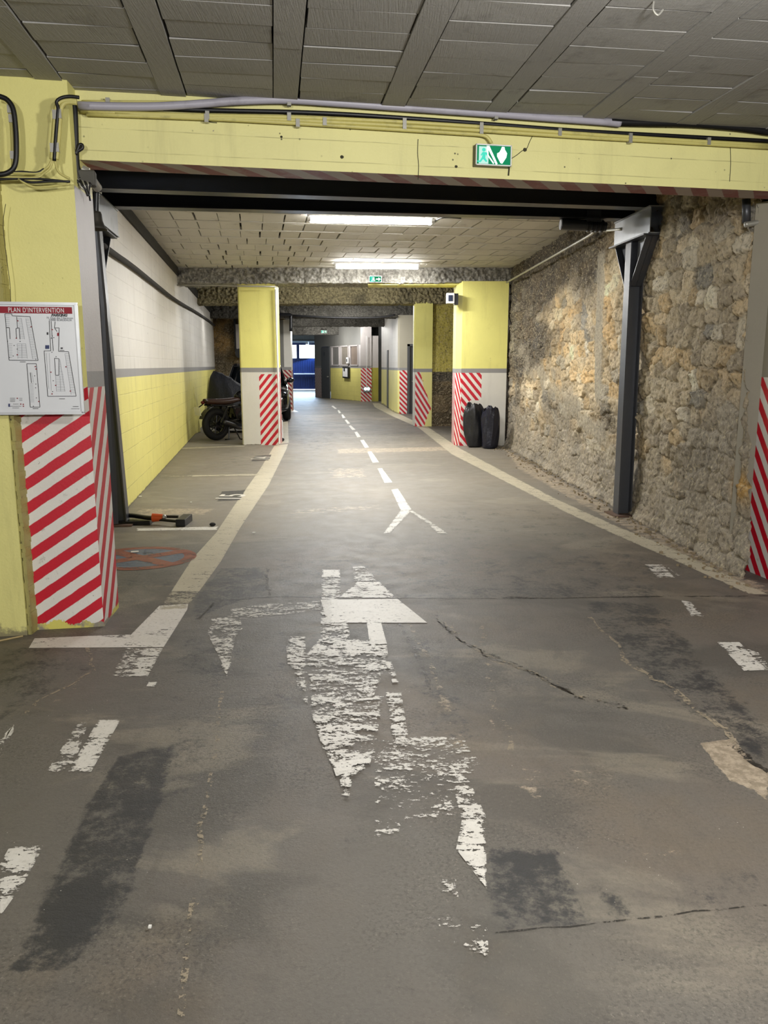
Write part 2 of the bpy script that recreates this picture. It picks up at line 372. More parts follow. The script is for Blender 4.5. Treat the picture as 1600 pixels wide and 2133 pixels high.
for p, d, e in [
    ([(245, 1575), (330, 1555), (358, 1590), (335, 1680), (300, 1780), (275, 1850), (240, 1920), (175, 2000), (120, 2025), (5, 2026), (95, 1870), (140, 1760), (190, 1660)], .66, .015),
    ([(290, 1600), (360, 1550), (350, 1640), (300, 1660)], .9, .05), ([(100, 1840), (250, 1770), (270, 1850), (200, 1960), (60, 2000)], .88, .08),
    ([(350, 1470), (375, 1440), (385, 1500), (450, 1545), (400, 1640), (330, 1700), (300, 1640)], .34, .1),
    ([(457, 1183), (550, 1180), (562, 1240), (470, 1262), (405, 1292), (398, 1255)], .6, .02),
    ([(392, 1300), (470, 1350), (480, 1440), (340, 1425), (380, 1330)], .36, .06),
    ([(1014, 1765), (1160, 1770), (1190, 1830), (1235, 1925), (1030, 1945), (1012, 1850)], .62, .03), ([(1012, 1780), (1165, 1775), (1165, 1795), (1012, 1800)], .75, .02),
    ([(1235, 1835), (1300, 1870), (1345, 1918), (1280, 1922), (1250, 1890)], .6, .04),
    ([(1420, 1850), (1560, 1815), (1600, 1840), (1600, 1885), (1500, 1900), (1440, 1885)], .42, .08),
    ([(1215, 1250), (1368, 1255), (1480, 1385), (1600, 1525), (1600, 1600), (1480, 1520), (1310, 1390), (1240, 1300)], .5, .05),
    ([(560, 1165), (1380, 1150), (1400, 1200), (1378, 1245), (560, 1245)], .36, .12), ([(800, 1225), (1370, 1215), (1375, 1245), (800, 1245)], .45, .05),
    ([(430, 1300), (660, 1300), (690, 1560), (640, 1640), (440, 1560)], .27, .2), ([(820, 1310), (940, 1330), (980, 1440), (1000, 1560), (860, 1530)], .38, .1),
    ([(700, 1730), (762, 1718), (765, 1760), (710, 1772)], .42, .05), ([(760, 1900), (830, 1890), (850, 2050), (790, 2060)], .28, .1),
    ([(245, 1187), (398, 1187), (360, 1222), (240, 1225)], .34, .03), ([(0, 1345), (170, 1350), (196, 1390), (140, 1430), (60, 1470), (0, 1500)], .42, .03),
    ([(620, 900), (700, 898), (700, 938), (630, 940)], .35, .06), ([(405, 1880), (480, 1860), (460, 1960), (400, 1990)], .3, .08),
    ([(0, 2040), (360, 2030), (370, 2133), (0, 2133)], .12, .2), ([(440, 860), (930, 865), (930, 925), (560, 925)], .3, .3),
    ([(480, 950), (560, 935), (590, 940), (420, 985), (300, 1010)], .3, .08), ([(400, 990), (530, 955), (560, 958), (300, 1015)], .3, .1),
    ([(870, 1060), (1230, 1045), (1400, 1150), (850, 1170)], .28, .3)]: stain(dark, p, d, e)
for p, d, e in [
    ([(1458, 1548), (1500, 1542), (1532, 1536), (1545, 1560), (1570, 1590), (1600, 1606), (1600, 1668), (1560, 1640), (1520, 1625)], 1.0, .01),
    ([(1045, 930), (1150, 990), (1285, 1062), (1420, 1135), (1600, 1222), (1600, 1236), (1560, 1232), (1400, 1150), (1240, 1068), (1080, 978)], .62, .06),
    ([(285, 1058), (450, 1058), (430, 1072), (280, 1075)], .6, .08), ([(700, 935), (940, 930), (960, 938), (700, 945)], .6, .06),
    ([(680, 975), (760, 975), (765, 995), (690, 995)], .5, .06), ([(600, 1060), (800, 1050), (800, 1062), (600, 1072)], .42, .1),
    ([(900, 1430), (950, 1450), (985, 1570), (940, 1560), (905, 1480)], .42, .06), ([(1000, 1480), (1030, 1490), (1070, 1560), (1050, 1560)], .5, .03),
    ([(1060, 1600), (1130, 1590), (1140, 1670), (1090, 1670)], .42, .08), ([(1180, 1600), (1290, 1610), (1270, 1660), (1180, 1650)], .38, .1),
    ([(1330, 1775), (1420, 1768), (1440, 1785), (1330, 1790)], .42, .03), ([(120, 1450), (190, 1390), (200, 1395), (150, 1450), (60, 1500)], .3, .03)]: stain(light, p, d, e)
for p, d, e in [([(380, 905), (1000, 905), (1240, 1060), (1200, 1130), (250, 1130), (280, 1050)], .75, .6), ([(0, 1500), (240, 1480), (90, 1880), (0, 2133)], .15, .2),
                ([(1040, 1950), (1600, 1890), (1600, 2133), (1000, 2133)], .22, .1), ([(620, 1700), (1000, 1700), (980, 2100), (500, 2100)], .18, .2)]: stain(tone, p, d, e)
GZ = -fbm(GX * 1.3, GY * 1.3, 5, 3) * .0015
GZ *= sst(.0, .6, GY - .9) * sst(18.2, 17, GY)
FL = npgrid('floor', GX, GY, GZ, FLOORM, attrs={'dark': dark, 'light': light, 'tone': tone})
struct(FL, 'worn grey concrete floor of the parking lane')
fb = MB()
for x0, x1, y0, y1 in ((-9, 6, -6, .9), (-9, 6, ys[-1], 48.3), (-9, -4.6, .9, ys[-1]), (3.2, 6, .9, ys[-1])):
    fb.quad((x0, y0, 0), (x1, y0, 0), (x1, y1, 0), (x0, y1, 0))
fb.build('floor_slab', FLOORM, FL)
# --- painted markings lying on the floor
def worn_paint(name, col, col2):
    b = N(name); d = b.attr('dens')
    n = b.m('ADD', b.m('MULTIPLY', b.noise(9, 8, .72, (.6, 1.5, 1), .5), .5), b.m('MULTIPLY', b.noise(52, 6, .75, (.8, 1.2, 1)), .5))
    n = b.m('DIVIDE', b.m('SUBTRACT', n, .4), .2)
    k = b.m('MULTIPLY', b.step(b.m('SUBTRACT', d, n), -.03, .06), b.m('ADD', .86, b.m('MULTIPLY', b.step(d, .5, .95), .12)))
    c = b.mix(b.noise(5, 6), C(col), C(col2)); c = b.mix(b.m('MULTIPLY', b.step(b.noise(40, 6, .7), .5, .75), .4), c, C('#8f897c'))
    sh = b.pbr(c, .5, 0, b.bump(b.noise(60, 5), .3, .005)); tr = b.node('ShaderNodeBsdfTransparent').outputs[0]
    mx = b.t.nodes.new('ShaderNodeMixShader'); b.set(mx.inputs[0], k); b.t.links.new(tr, mx.inputs[1]); b.t.links.new(sh, mx.inputs[2])
    return b.done(mx.outputs[0])
PWHITE = worn_paint('worn_white_road_paint', '#ebe8e1', '#d3cec4'); PCREAM = worn_paint('worn_cream_line_paint', '#c6bea9', '#b0a791')
PRED = worn_paint('faded_red_floor_paint', '#96523f', '#84493b'); PBLUE = worn_paint('faded_blue_floor_paint', '#56627a', '#626a78'); PDARK = worn_paint('dark_floor_paint', '#4d4c49', '#3f3e3c')
CRK = worn_paint('dark_crack', '#26231f', '#2e2a25'); CRKL = worn_paint('pale_crack', '#a99c86', '#8f8470')
LV = [0]
def mark(name, polys, m, z=.0008):
    """Flat paint: each item (outline in photo pixels, density)."""
    b = MB(); den = []; LV[0] += 1; z += LV[0] * .00003
    for poly, d in polys:
        P = [Vector((q.x, q.y, z + .00004 * len(den))) for q in (F(u, v) for u, v in poly)]; n = len(P)
        if sum(P[i].x * P[(i + 1) % n].y - P[(i + 1) % n].x * P[i].y for i in range(n)) < 0: P = P[::-1]
        I = []
        for i in range(n):                       # inner outline: the paint thins out towards its edge
            e0 = (P[i] - P[i - 1]).normalized(); e1 = (P[(i + 1) % n] - P[i]).normalized(); nn = Vector((-e0.y - e1.y, e0.x + e1.x, 0))
            I.append(P[i] + nn.normalized() * .022 if nn.length > .3 else P[i] * 1.0)
        b.add(P + I, [tuple(range(n, 2 * n))] + [(i, (i + 1) % n, n + (i + 1) % n, n + i) for i in range(n)]); den += [d * (.86 if d > .9 else .6)] * n + [d] * n
    b.at['dens'] = den
    return b.build(name, m, FL)
def ribbon(name, pts, w, m, d=.7, z=.0007):
    """A strip of floor paint or a crack along a line; w in metres (one value or per point)."""
    P = [F(u, v) for u, v in pts]; ws = w if isinstance(w, list) else [w] * len(P); Q = []; W = []
    for i in range(len(P) - 1):
        k = max(1, int((P[i + 1] - P[i]).length / .05))
        for j in range(k): t = j / k; Q.append(P[i].lerp(P[i + 1], t)); W.append(ws[i] * (1 - t) + ws[i + 1] * t)
    Q.append(P[-1]); W.append(ws[-1]); b = MB(); L = []
    for i, p in enumerate(Q):
        t = (Q[min(i + 1, len(Q) - 1)] - Q[max(i - 1, 0)]).normalized(); n = Vector((-t.y, t.x, 0))
        jt = Vector((random.uniform(-1, 1), random.uniform(-1, 1), 0)) * W[i] * .5 if m in (CRK, CRKL) else Vector()
        wi = W[i] * (random.uniform(.3, 1.2) if m in (CRK, CRKL) else 1)
        L += [p + n * wi / 2 + jt, p - n * wi / 2 + jt]
    for q in L: q.z = z
    b.add(L, [(2 * i + 1, 2 * i + 3, 2 * i + 2, 2 * i) for i in range(len(Q) - 1)]); b.at['dens'] = [d] * len(L)
    return b.build(name, m, FL)
mark('edge_line', [([(572, 928), (600, 925), (597, 935), (560, 1010), (500, 1100), (460, 1170), (415, 1232), (357, 1232), (400, 1165), (450, 1110), (490, 1050), (540, 980)], .93)], PCREAM)
mark('edge_line', [([(332, 1262), (392, 1258), (390, 1270), (341, 1348), (60, 1350), (72, 1330), (180, 1325), (273, 1322)], .95)], PWHITE)
mark('edge_line', [([(356, 1232), (414, 1232), (388, 1268), (330, 1270)], .55)], PCREAM)
mark('edge_line', [([(577, 880), (600, 878), (602, 922), (574, 926)], .85)], PCREAM)
mark('edge_line', [([(868, 888), (885, 885), (960, 935), (1060, 988), (1160, 1040), (1290, 1098), (1400, 1142), (1600, 1238), (1560, 1238), (1400, 1165), (1290, 1118), (1180, 1068), (1030, 992), (940, 946)], .83)], PCREAM)
mark('edge_line', [([(776, 840), (790, 840), (832, 862), (886, 888), (870, 890), (815, 866), (780, 848)], .8)], PCREAM)
for pl in ([(815, 1020), (829, 1018), (858, 1062), (835, 1064)], [(786, 976), (796, 975), (818, 1005), (801, 1006)], [(765, 941), (774, 940), (790, 963), (776, 964)],
           [(750, 917), (758, 916), (769, 932), (760, 933)], [(738, 900), (744, 899), (752, 910), (744, 911)], [(726, 887), (731, 886), (741, 895), (734, 896)],
           [(718, 875), (722, 874), (730, 882), (724, 883)], [(711, 864), (714, 863), (720, 870), (714, 871)], [(703, 855), (706, 854), (711, 860), (706, 861)], [(690, 846), (694, 845), (702, 851), (698, 852)]):
    mark('dash', [(pl, .86)], PWHITE)
mark('fork_line', [([(835, 1062), (852, 1060), (853, 1068), (812, 1111), (799, 1111)], .8)], PWHITE)
mark('fork_line', [([(850, 1064), (860, 1064), (895, 1085), (932, 1111), (912, 1111), (890, 1090)], .66)], PWHITE)
mark('bay_line', [([(336, 991), (400, 990), (400, 993), (334, 994)], .45), ([(400, 990), (540, 987), (536, 991), (400, 993)], .75)], PCREAM)
mark('bay_line', [([(285, 1101), (455, 1097), (452, 1104), (285, 1106)], .85)], PWHITE)
mark('bay_line', [([(375, 933), (510, 928), (510, 930), (370, 936)], .7)], PCREAM)
mark('bay_number_ground', [([(462, 1024), (512, 1020), (500, 1042), (452, 1044)], .8)], PDARK); mark('bay_number_ground', [([(530, 950), (566, 947), (560, 959), (524, 961)], .7)], PDARK)
def floor_text(body, u, v, size):
    p = F(u, v); ex = Vector((.05, 1, 0)); ez = Vector((-1, .05, 0))
    return text('bay_number', body, (p.x, p.y, .003), size, ex, ez, mat('number_paint_' + body, '#cfcac0', .5), FL, bold=.006)
floor_text('15', 497, 1042, .42); floor_text('14', 557, 958, .42)
P0 = F(292, 1162); b = MB(); den = []; b2 = MB(); d2 = []
rx = .44; ry = (F(292, 1138).y - F(292, 1187).y) / 2
for k in range(48):
    t0 = 2 * math.pi * k / 48; t1 = 2 * math.pi * (k + 1) / 48
    for (ra, rb, tgt, dn, dv) in ((.78, 1, b, den, .72), (.0, .78, b2, d2, .85)):
        tgt.quad(*[(P0.x + rx * r * math.cos(t), P0.y + ry * r * math.sin(t), .0016 if tgt is b else .0011) for r, t in ((ra, t0), (rb, t0), (rb, t1), (ra, t1))]); dn += [dv] * 4
for sg in (1, -1):
    d = Vector((rx * .72, sg * ry * .62, 0)); n = Vector((-d.y, d.x, 0)).normalized() * .06; c = Vector((P0.x, P0.y, .0022 + .0001 * sg))
    b.quad(c - d - n, c + d - n, c + d + n, c - d + n); den += [.75] * 4
b.at['dens'] = den; b2.at['dens'] = d2; b.build('no_stopping_ring', PRED, FL); b2.build('no_stopping_disc', PBLUE, FL)
# worn direction arrow
mark('direction_arrow', [
    ([(671, 1187), (708, 1187), (709, 1203), (670, 1203)], 0.90), ([(670, 1203), (709, 1203), (710, 1250), (670, 1250)], 0.52),
    ([(735, 1180), (762, 1180), (788, 1212), (738, 1212)], 0.52), ([(745, 1212), (790, 1212), (826, 1246), (705, 1246)], 0.74),
    ([(668, 1250), (828, 1248), (890, 1298), (682, 1298)], 0.94), ([(668, 1250), (690, 1250), (695, 1330), (668, 1330)], 0.52),
    ([(682, 1298), (726, 1298), (730, 1332), (672, 1332)], 0.62), ([(764, 1298), (794, 1298), (806, 1342), (770, 1342)], 0.94),
    ([(666, 1332), (805, 1334), (808, 1362), (640, 1362)], 0.66), ([(603, 1326), (636, 1328), (638, 1400), (600, 1392), (596, 1345)], 0.56),
    ([(636, 1362), (808, 1362), (812, 1400), (640, 1405)], 0.46), ([(640, 1405), (800, 1400), (775, 1460), (650, 1470)], 0.48), ([(610, 1392), (640, 1396), (642, 1480), (625, 1450)], 0.38),
    ([(800, 1380), (815, 1380), (832, 1425), (818, 1425)], 0.62), ([(645, 1470), (800, 1450), (792, 1495), (655, 1512)], 0.52),
    ([(652, 1500), (796, 1460), (785, 1545), (675, 1570)], 0.58), ([(672, 1555), (786, 1530), (780, 1585), (692, 1600)], 0.40), ([(690, 1590), (775, 1580), (770, 1600), (740, 1618), (700, 1620)], 0.76),
    ([(706, 1610), (738, 1605), (728, 1662), (712, 1660)], 0.72), ([(803, 1445), (836, 1445), (848, 1520), (856, 1560), (820, 1560)], 0.56)], PWHITE)
mark('direction_arrow', [
    ([(785, 1535), (965, 1535), (1000, 1590), (960, 1640), (780, 1590)], 0.33), ([(780, 1590), (960, 1640), (950, 1700), (780, 1750)], 0.24), ([(930, 1590), (960, 1590), (1012, 1700), (1014, 1850), (980, 1800), (960, 1700)], 0.58),
    ([(962, 1710), (1012, 1705), (1014, 1856), (985, 1815), (950, 1770)], 0.8), ([(910, 1830), (950, 1830), (955, 1870), (925, 1870)], 0.46), ([(880, 1900), (1015, 1930), (1018, 1995), (900, 1960)], 0.34)], PWHITE)
mark('direction_arrow', [
    ([(480, 1268), (560, 1258), (668, 1252), (670, 1272), (520, 1288), (480, 1300)], 0.42), ([(440, 1290), (500, 1280), (505, 1310), (470, 1350), (432, 1320)], 0.50), ([(432, 1320), (490, 1330), (475, 1408)], 0.52), ([(460, 1385), (482, 1380), (473, 1410)], 0.75)], PWHITE)
for pl, dn in (([(165, 1502), (185, 1502), (150, 1608), (97, 1608)], .5), ([(205, 1500), (251, 1500), (190, 1608), (142, 1608)], .82), ([(20, 1765), (92, 1762), (50, 1840), (0, 1910), (0, 1800)], .72),
               ([(262, 1350), (300, 1352), (268, 1410), (232, 1410)], .5), ([(296, 1350), (340, 1350), (308, 1409), (268, 1410)], .68), ([(310, 1421), (328, 1421), (322, 1431), (305, 1430)], .9),
               ([(1343, 1176), (1380, 1176), (1406, 1204), (1370, 1204)], .62), ([(1385, 1178), (1420, 1200), (1410, 1200)], .4), ([(1418, 1250), (1440, 1255), (1466, 1284), (1440, 1284)], .68),
               ([(1494, 1338), (1540, 1338), (1600, 1396), (1550, 1398)], .72), ([(1550, 1350), (1580, 1360), (1600, 1385), (1600, 1395)], .5), ([(0, 1540), (30, 1508), (28, 1525), (0, 1570)], .62)):
    mark('dash', [(pl, dn)], PWHITE)
mark('island', [([(609, 852), (622, 858), (590, 860), (590, 856)], .95)], PWHITE)
def crackle(pts, spread, n, w, m, d):
    """Several broken strands along one line."""
    for k in range(n):
        q = []
        for i in range(len(pts) - 1):
            for t in (0, .25, .5, .75): q.append((pts[i][0] * (1 - t) + pts[i + 1][0] * t + random.uniform(-spread, spread), pts[i][1] * (1 - t) + pts[i + 1][1] * t + random.uniform(-spread, spread) * .6))
        ribbon('crack', q + [pts[-1]], w, m, d, .0007 + .0001 * k)
crackle([(412, 1292), (450, 1252), (560, 1243), (700, 1244), (900, 1246), (1100, 1247), (1350, 1243), (1600, 1241)], 1.2, 2, .016, CRK, .55)
crackle([(1050, 1246), (1130, 1246)], 2, 2, .03, CRK, .6); crackle([(555, 1180), (557, 1215), (560, 1243)], 3, 2, .02, CRK, .5)
R1 = [(905, 1285), (960, 1332), (1012, 1362), (1105, 1402), (1205, 1452), (1310, 1476)]
crackle(R1, 7, 3, .02, CRK, .4); crackle(R1, 9, 3, .022, CRKL, .36)
crackle([(828, 1290), (865, 1355), (900, 1440)], 3, 2, .02, CRK, .42); crackle([(850, 1300), (890, 1370), (940, 1500)], 4, 2, .02, CRKL, .36)
crackle([(1232, 1285), (1250, 1312), (1290, 1340), (1300, 1375), (1350, 1405), (1405, 1435), (1450, 1480), (1510, 1520), (1540, 1560)], 4, 2, .018, CRKL, .58)
crackle([(1530, 1555), (1565, 1585), (1600, 1605)], 3, 2, .03, CRK, .6)
crackle([(178, 1345), (190, 1372), (194, 1395), (150, 1425), (75, 1462), (52, 1490)], 3, 2, .012, CRKL, .5)
crackle([(462, 1420), (458, 1450), (452, 1540), (420, 1720), (405, 1880), (385, 2010), (372, 2133)], 5, 2, .016, CRKL, .36)
crackle([(1030, 1942), (1240, 1925), (1400, 1905), (1600, 1884)], 1.5, 1, .008, CRK, .5)
ribbon('crack', [(240, 1222), (370, 1221)], .012, CRKL, .6); crackle([(580, 926), (760, 927), (960, 930)], 1, 1, .025, CRK, .4)
crackle([(180, 1325), (178, 1345)], 3, 2, .03, CRK, .7)
crackle([(1000, 1300), (1020, 1420), (1070, 1560)], 5, 1, .03, CRKL, .34)
# ------------------------------------------------------------------ near ceiling (hollow pots between ribs)
def ceil_mat(name, lo, hi, warm=0):
    b = N(name); c = b.mix(b.noise(1.3, 5), C(lo), C(hi)); isl = b.node('ShaderNodeNewGeometry').outputs['Random Per Island']
    c = b.mix(.35, c, b.mix(isl, C(lo), C(hi)))
    c = b.mix(b.m('MULTIPLY', b.step(b.noise(3.5, 6, .7), .55, .75), .4), c, C('#3d3a35'))
    return b.done(b.pbr(c, .75, 0, b.bump(b.m('ADD', b.noise(50, 5), b.noise(160, 2, .5, (1, .05, 1))), .35, .006)))
CEILM = ceil_mat('grey_pot_ceiling', '#8a8884', '#a4a29e'); CEIL2 = ceil_mat('light_pot_ceiling', '#b6b3ab', '#ccc9c2'); GAP = mat('dark_joint', '#0e0d0c', .9)
def pots(name, z, rib_dir, o, sp, rw, jl, s_rng, t_rng, m, label, gaps):
    """Ribs along rib_dir, short pots between them with open joints; one mesh."""
    d = Vector(rib_dir).normalized(); e = Vector((d.y, -d.x, 0)); b = MB(); rnd = random.Random(3)
    for i in range(*s_rng):
        s0 = i * sp
        a = Vector((o[0], o[1], z)) + e * s0
        t = t_rng[0]
        while t < t_rng[1]:
            L = min(rnd.uniform(.9, 1.6), t_rng[1] - t + .01); h = rnd.uniform(.0, .003)
            b.ob(a + d * t + Vector((0, 0, -h)), e * (rw - .004), d * (L - rnd.choice((.0, .0, .003))), (0, 0, .05)); t += L
        t = t_rng[0] + rnd.uniform(0, jl)
        while t < t_rng[1]:
            g = rnd.choice(gaps); gs = rnd.choice((.005, .007, .01, .018)); h = rnd.uniform(.001, .0045); tl = rnd.uniform(-.003, .003)
            w = sp - rw; p = a + e * (rw + gs * .5) + d * t
            vs = [p + Vector((0, 0, h + tl)), p + e * (w - gs) + Vector((0, 0, h - tl)), p + e * (w - gs) + d * (jl - g) + Vector((0, 0, h - tl + rnd.uniform(-.004, .004))), p + d * (jl - g) + Vector((0, 0, h + tl))]
            vs += [q + Vector((0, 0, .05)) for q in vs]
            b.add(vs, [(0, 3, 2, 1), (0, 1, 5, 4), (1, 2, 6, 5), (2, 3, 7, 6), (3, 0, 4, 7)]); t += jl
    c = [Vector((o[0], o[1], z + .045)) + e * s + d * t for s, t in ((s_rng[0] * sp, t_rng[0]), (s_rng[1] * sp, t_rng[0]), (s_rng[1] * sp, t_rng[1]), (s_rng[0] * sp, t_rng[1]))]
    b.quad(c[3], c[2], c[1], c[0], 1)
    return struct(b.build(name, [m, GAP]), label)
CZ = 2.95; C2 = 3.27; BZ = 3.0; PZ = 2.6
rd = Vector((-.138, 1, 0)).normalized()
o1 = F(570, 0, CZ)
pots('ceiling', CZ, rd, o1, .607, .135, .2, (-7, 8), (-3.4, 1.7), CEILM, 'grey ceiling of flat pots and ribs in front of the yellow beam', (.003, .005, .007, .01, .014))
rd2 = Vector((1, .16, 0)).normalized()
pots('ceiling', C2, rd2, (-5.2, 6.1), .62, .09, .27, (-16, 1), (-1.5, 9.0), CEIL2, 'whitewashed ceiling of clay pots behind the steel beams', (.004, .008, .014, .02, .026))
sh = MB()     # closed shell of the building, out of sight
for z, y0, y1 in ((3.05, -6, 1.3), (3.12, 1.3, 5.4), (3.45, 5.2, 15.4), (3.4, 15.2, 48.4)): sh.ob((-9, y0, z), (15, 0, 0), (0, y1 - y0, 0), (0, 0, .25))
sh.ob((-9, -6, 2.95), (15, 0, 0), (0, 7.0, 0), (0, 0, .1))
struct(sh.build('ceiling_slab', SLAB), 'dark slab above the far bays')
for nm, p, e in (('wall_rear', (-9, -6.2, 0), (15, .2, 3.6)), ('wall_west', (-9.2, -6.2, 0), (.2, 54.6, 3.6)), ('wall_east', (5.6, -6.2, 0), (.2, 54.6, 3.6))):
    struct(MB().ob(p, (e[0], 0, 0), (0, e[1], 0), (0, 0, e[2])).build(nm, GREYWALL))
# ------------------------------------------------------------------ yellow portal beam
BD = Vector((1, .19, 0)).normalized(); BN = Vector((BD.y, -BD.x, 0))       # BN points to the viewer
B0 = Vector((-1.66, 4.55, PZ)); BT = .22
def BP(u, v, off=0.0): return PL(u, v, B0 + BN * off, BN)
PST = stripes('faded_soffit_stripes', 1.35, .3, faded=.5)
b = MB(); L = 5.6; H0 = CZ - PZ + .02; Z = Vector((0, 0, 1))
p = B0 + BD * -.02; q = p + BD * L; bk = BN * -BT
b.quad(p, q, q + Z * H0, p + Z * H0, 0); b.quad(p + bk, p + bk + Z * .9, q + bk + Z * .9, q + bk, 0)
NS = 1
b.quad(p, p + bk, q + bk, q, 1, [(0, 0), (0, BT), (L, BT), (L, 0)]); b.quad(p, p + Z * H0, p + bk + Z * H0, p + bk, 0)
BEAM = struct(b.build('beam', [YELBEAM, PST]), 'yellow painted beam across the lane with the exit sign on it')
CKM = mat('beam_crack', '#3a3826', .9)
for pts in ([(871, 290), (870, 318), (872, 345), (871, 374)], [(1110, 282), (1103, 296), (1097, 310), (1088, 314), (1078, 322), (1066, 330)], [(1061, 346), (1060, 356), (1059, 366)], [(1521, 300), (1522, 340), (1520, 378)], [(430, 246), (436, 254), (452, 256)]):
    MB().tube([BP(u, v, .0005) for u, v in pts], .0022 if pts[0][0] != 1061 else .005, 5, sm=3).build('crack', CKM, BEAM)
for u, v, r in ((712, 327, .012), (1093, 312, .014), (950, 347, .01), (586, 285, .008)): MB().ell(BP(u, v, .0), (r, .003, r * .8), 10, 6).build('chip', CKM, BEAM)
# ------------------------------------------------------------------ near left pillar
SL = stripes('pillar_stripes', .66, .134, footz=.07, splash=None); SLS = stripes('pillar_side_stripes', 1.35, .24, footz=.05)
fx0, fx1, fy = -2.01, -1.64, 4.41; fl = Vector((fx0, 4.345, 0)); fr = Vector((fx1, fy, 0))
b = MB()
def vq(b, p, q, z0, z1, mi):
    p = Vector(p); q = Vector(q); w = (q - p).length
    return b.quad((p.x, p.y, z0), (q.x, q.y, z0), (q.x, q.y, z1), (p.x, p.y, z1), mi, [(0, z0), (w, z0), (w, z1), (0, z1)])
vq(b, fl, fr, 0, 1.385, 1); vq(b, fl, fr, 1.385, CZ + .02, 0)
r0, r1 = Vector((fx1, fy, 0)), Vector((fx1 - .035, fy + .37, 0))
vq(b, r0, r1, 0, 1.38, 2); vq(b, r0, r1, 1.38, 1.47, 3); vq(b, r0, r1, 1.47, 2.44, 4); vq(b, r0, r1, 2.44, CZ + .02, 0)
vq(b, r1, (fx0, fy + .37, 0), 0, CZ, 4)
struct(b.build('pillar', [YELFOOT, SL, SLS, BAND, LILAC]), 'yellow pillar with red and white stripes under the site plan')
b = MB(); vq(b, (-5.5, 3.665, 0), (-2.02, 4.257, 0), 0, CZ + .02, 0); vq(b, (-2.02, 4.257, 0), (-2.035, 4.37, 0), 0, CZ + .02, 0)
vq(b, (-2.02, 4.7, 0), (-5.5, 4.7, 0), 0, CZ + .3, 1)
struct(b.build('wall_front', [YELFOOT, LILAC]), 'yellow wall beside the striped pillar')
LW0 = Vector((-2.02, 4.257, 0)); LWD = Vector((1, .17, 0)).normalized(); LWN = Vector((LWD.y, -LWD.x, 0))
b = MB()
for k in range(118): b.box((-2.008 + random.uniform(-.003, .003), 4.315 + random.uniform(-.004, .004), .0125 + k * .025), (.02, .09, .03), random.uniform(-.05, .05))
struct(b.build('trim_1', paint('cracked_joint', '#a9a063', chips=.9, streak=.8, cs=20, chip='#4a4530', dirtc='#4a4530')), 'cracked joint between yellow wall and striped pillar')
for nm, pts in (('trim_2', [(12, 425), (8, 470), (14, 540), (18, 590), (21, 628)]), ):
    struct(MB().tube([PL(u, v, LW0, LWN) + Vector((random.uniform(-.008, .008), 0, 0)) for u, v in pts], .0018, 5, sm=3).build(nm, mat('wall_crack', '#5a5436', .9)), 'vertical crack above the site plan')
# ------------------------------------------------------------------ left block wall of the bay
WX = lambda y: -2.73 - .158 * (y - 8.2)
def wl(b, y0, y1):
    for z0, z1, mi in ((0, 1.38, 0), (1.38, 1.47, 1), (1.47, 3.13, 2), (3.13, 3.3, 3)):
        p = Vector((WX(y0), y0, 0)); q = Vector((WX(y1), y1, 0)); o = .03 if mi == 3 else 0
        vq(b, p + Vector((o, 0, 0)), q + Vector((o, 0, 0)), z0, z1, mi)
b = MB()
for y0, y1 in ((4.6, 8), (8, 12), (12, 16), (16, 21), (21, 27)): wl(b, y0, y1)
b.quad((WX(4.6), 4.6, 3.13), (WX(27), 27, 3.13), (WX(27) + .03, 27, 3.13), (WX(4.6) + .03, 4.6, 3.13), 3)
struct(b.build('wall_left', [YELWALL, BAND, WHTWALL, mat('dark_ledge', '#2b2925', .9, var=.4, bump=.6, bs=25)]), 'blockwork side wall, white above and yellow below')
# ------------------------------------------------------------------ right stone wall
def stone_patch(S, T, seed=1, h0=.13, l0=.24):
    """Coursed rubble from jittered blocky cells: relief, stone id hash and joint mask over length S and height T (metres)."""
    s = S + .09 * (fbm(S * 3, T * 3, 31, 3) - .5) + .05 * (fbm(S * 12, T * 12, 37, 3) - .5); t = T + .14 * (fbm(S * .8, T * .6, 41, 2) - .5) + .09 * (fbm(S * 4, T * 4, 43, 3) - .5) + .04 * (fbm(S * 13, T * 13, 47, 2) - .5)
    gj = np.floor(t / h0); f1 = np.full(S.shape, 9.); f2 = f1.copy(); idn = np.zeros(S.shape, np.int64); vx = np.zeros(S.shape); vy = np.zeros(S.shape)
    for dj in (-1, 0, 1):
        j = gj + dj; z0 = np.zeros_like(j); so = _h(j, z0, seed + 3); ls = l0 * (.7 + .6 * _h(j, z0 + 1, seed + 5)); gi = np.floor(s / ls + so)
        for di in (-1, 0, 1):
            i = gi + di; px = (i + .5 - so + (_h(i, j, seed + 7) - .5) * .75) * ls; pz = (j + .5 + (_h(i, j, seed + 9) - .5) * .55) * h0
            wt = .75 + .5 * _h(i, j, seed + 11); ax = np.abs(s - px) / ls; az = np.abs(t - pz) / h0; d = (ax ** 3 + az ** 3) ** (1 / 3) * wt
            n = d < f1; f2 = np.where(n, f1, np.minimum(f2, d)); f1 = np.where(n, d, f1); idn = np.where(n, (i * 977 + j * 31).astype(np.int64), idn); vx = np.where(n, (s - px) / ls, vx); vy = np.where(n, (t - pz) / h0, vy)
    dd = f2 - f1; hid = lambda q: _h(idn, idn * 0 + q, 5); flat = sst(.42, .62, fbm(S * 2.1, T * 2.1, 91, 4)); bod = sst(.0, .17, dd + .16 * (fbm(S * 22, T * 22, 3, 3) - .5)); bod = 1 - (1 - bod) * (1 - .8 * flat)
    rel = bod * (.008 + .032 * hid(1)) + bod * ((hid(2) - .5) * .05 * vx + (hid(3) - .5) * .05 * vy)
    rel += .045 * (fbm(S * 19, T * 17, 7, 4) - .5) + .02 * (fbm(S * 38, T * 36, 8, 2) - .5) + .05 * (fbm(S * 5, T * 4, 9, 3) - .5)
    return rel, hid, bod
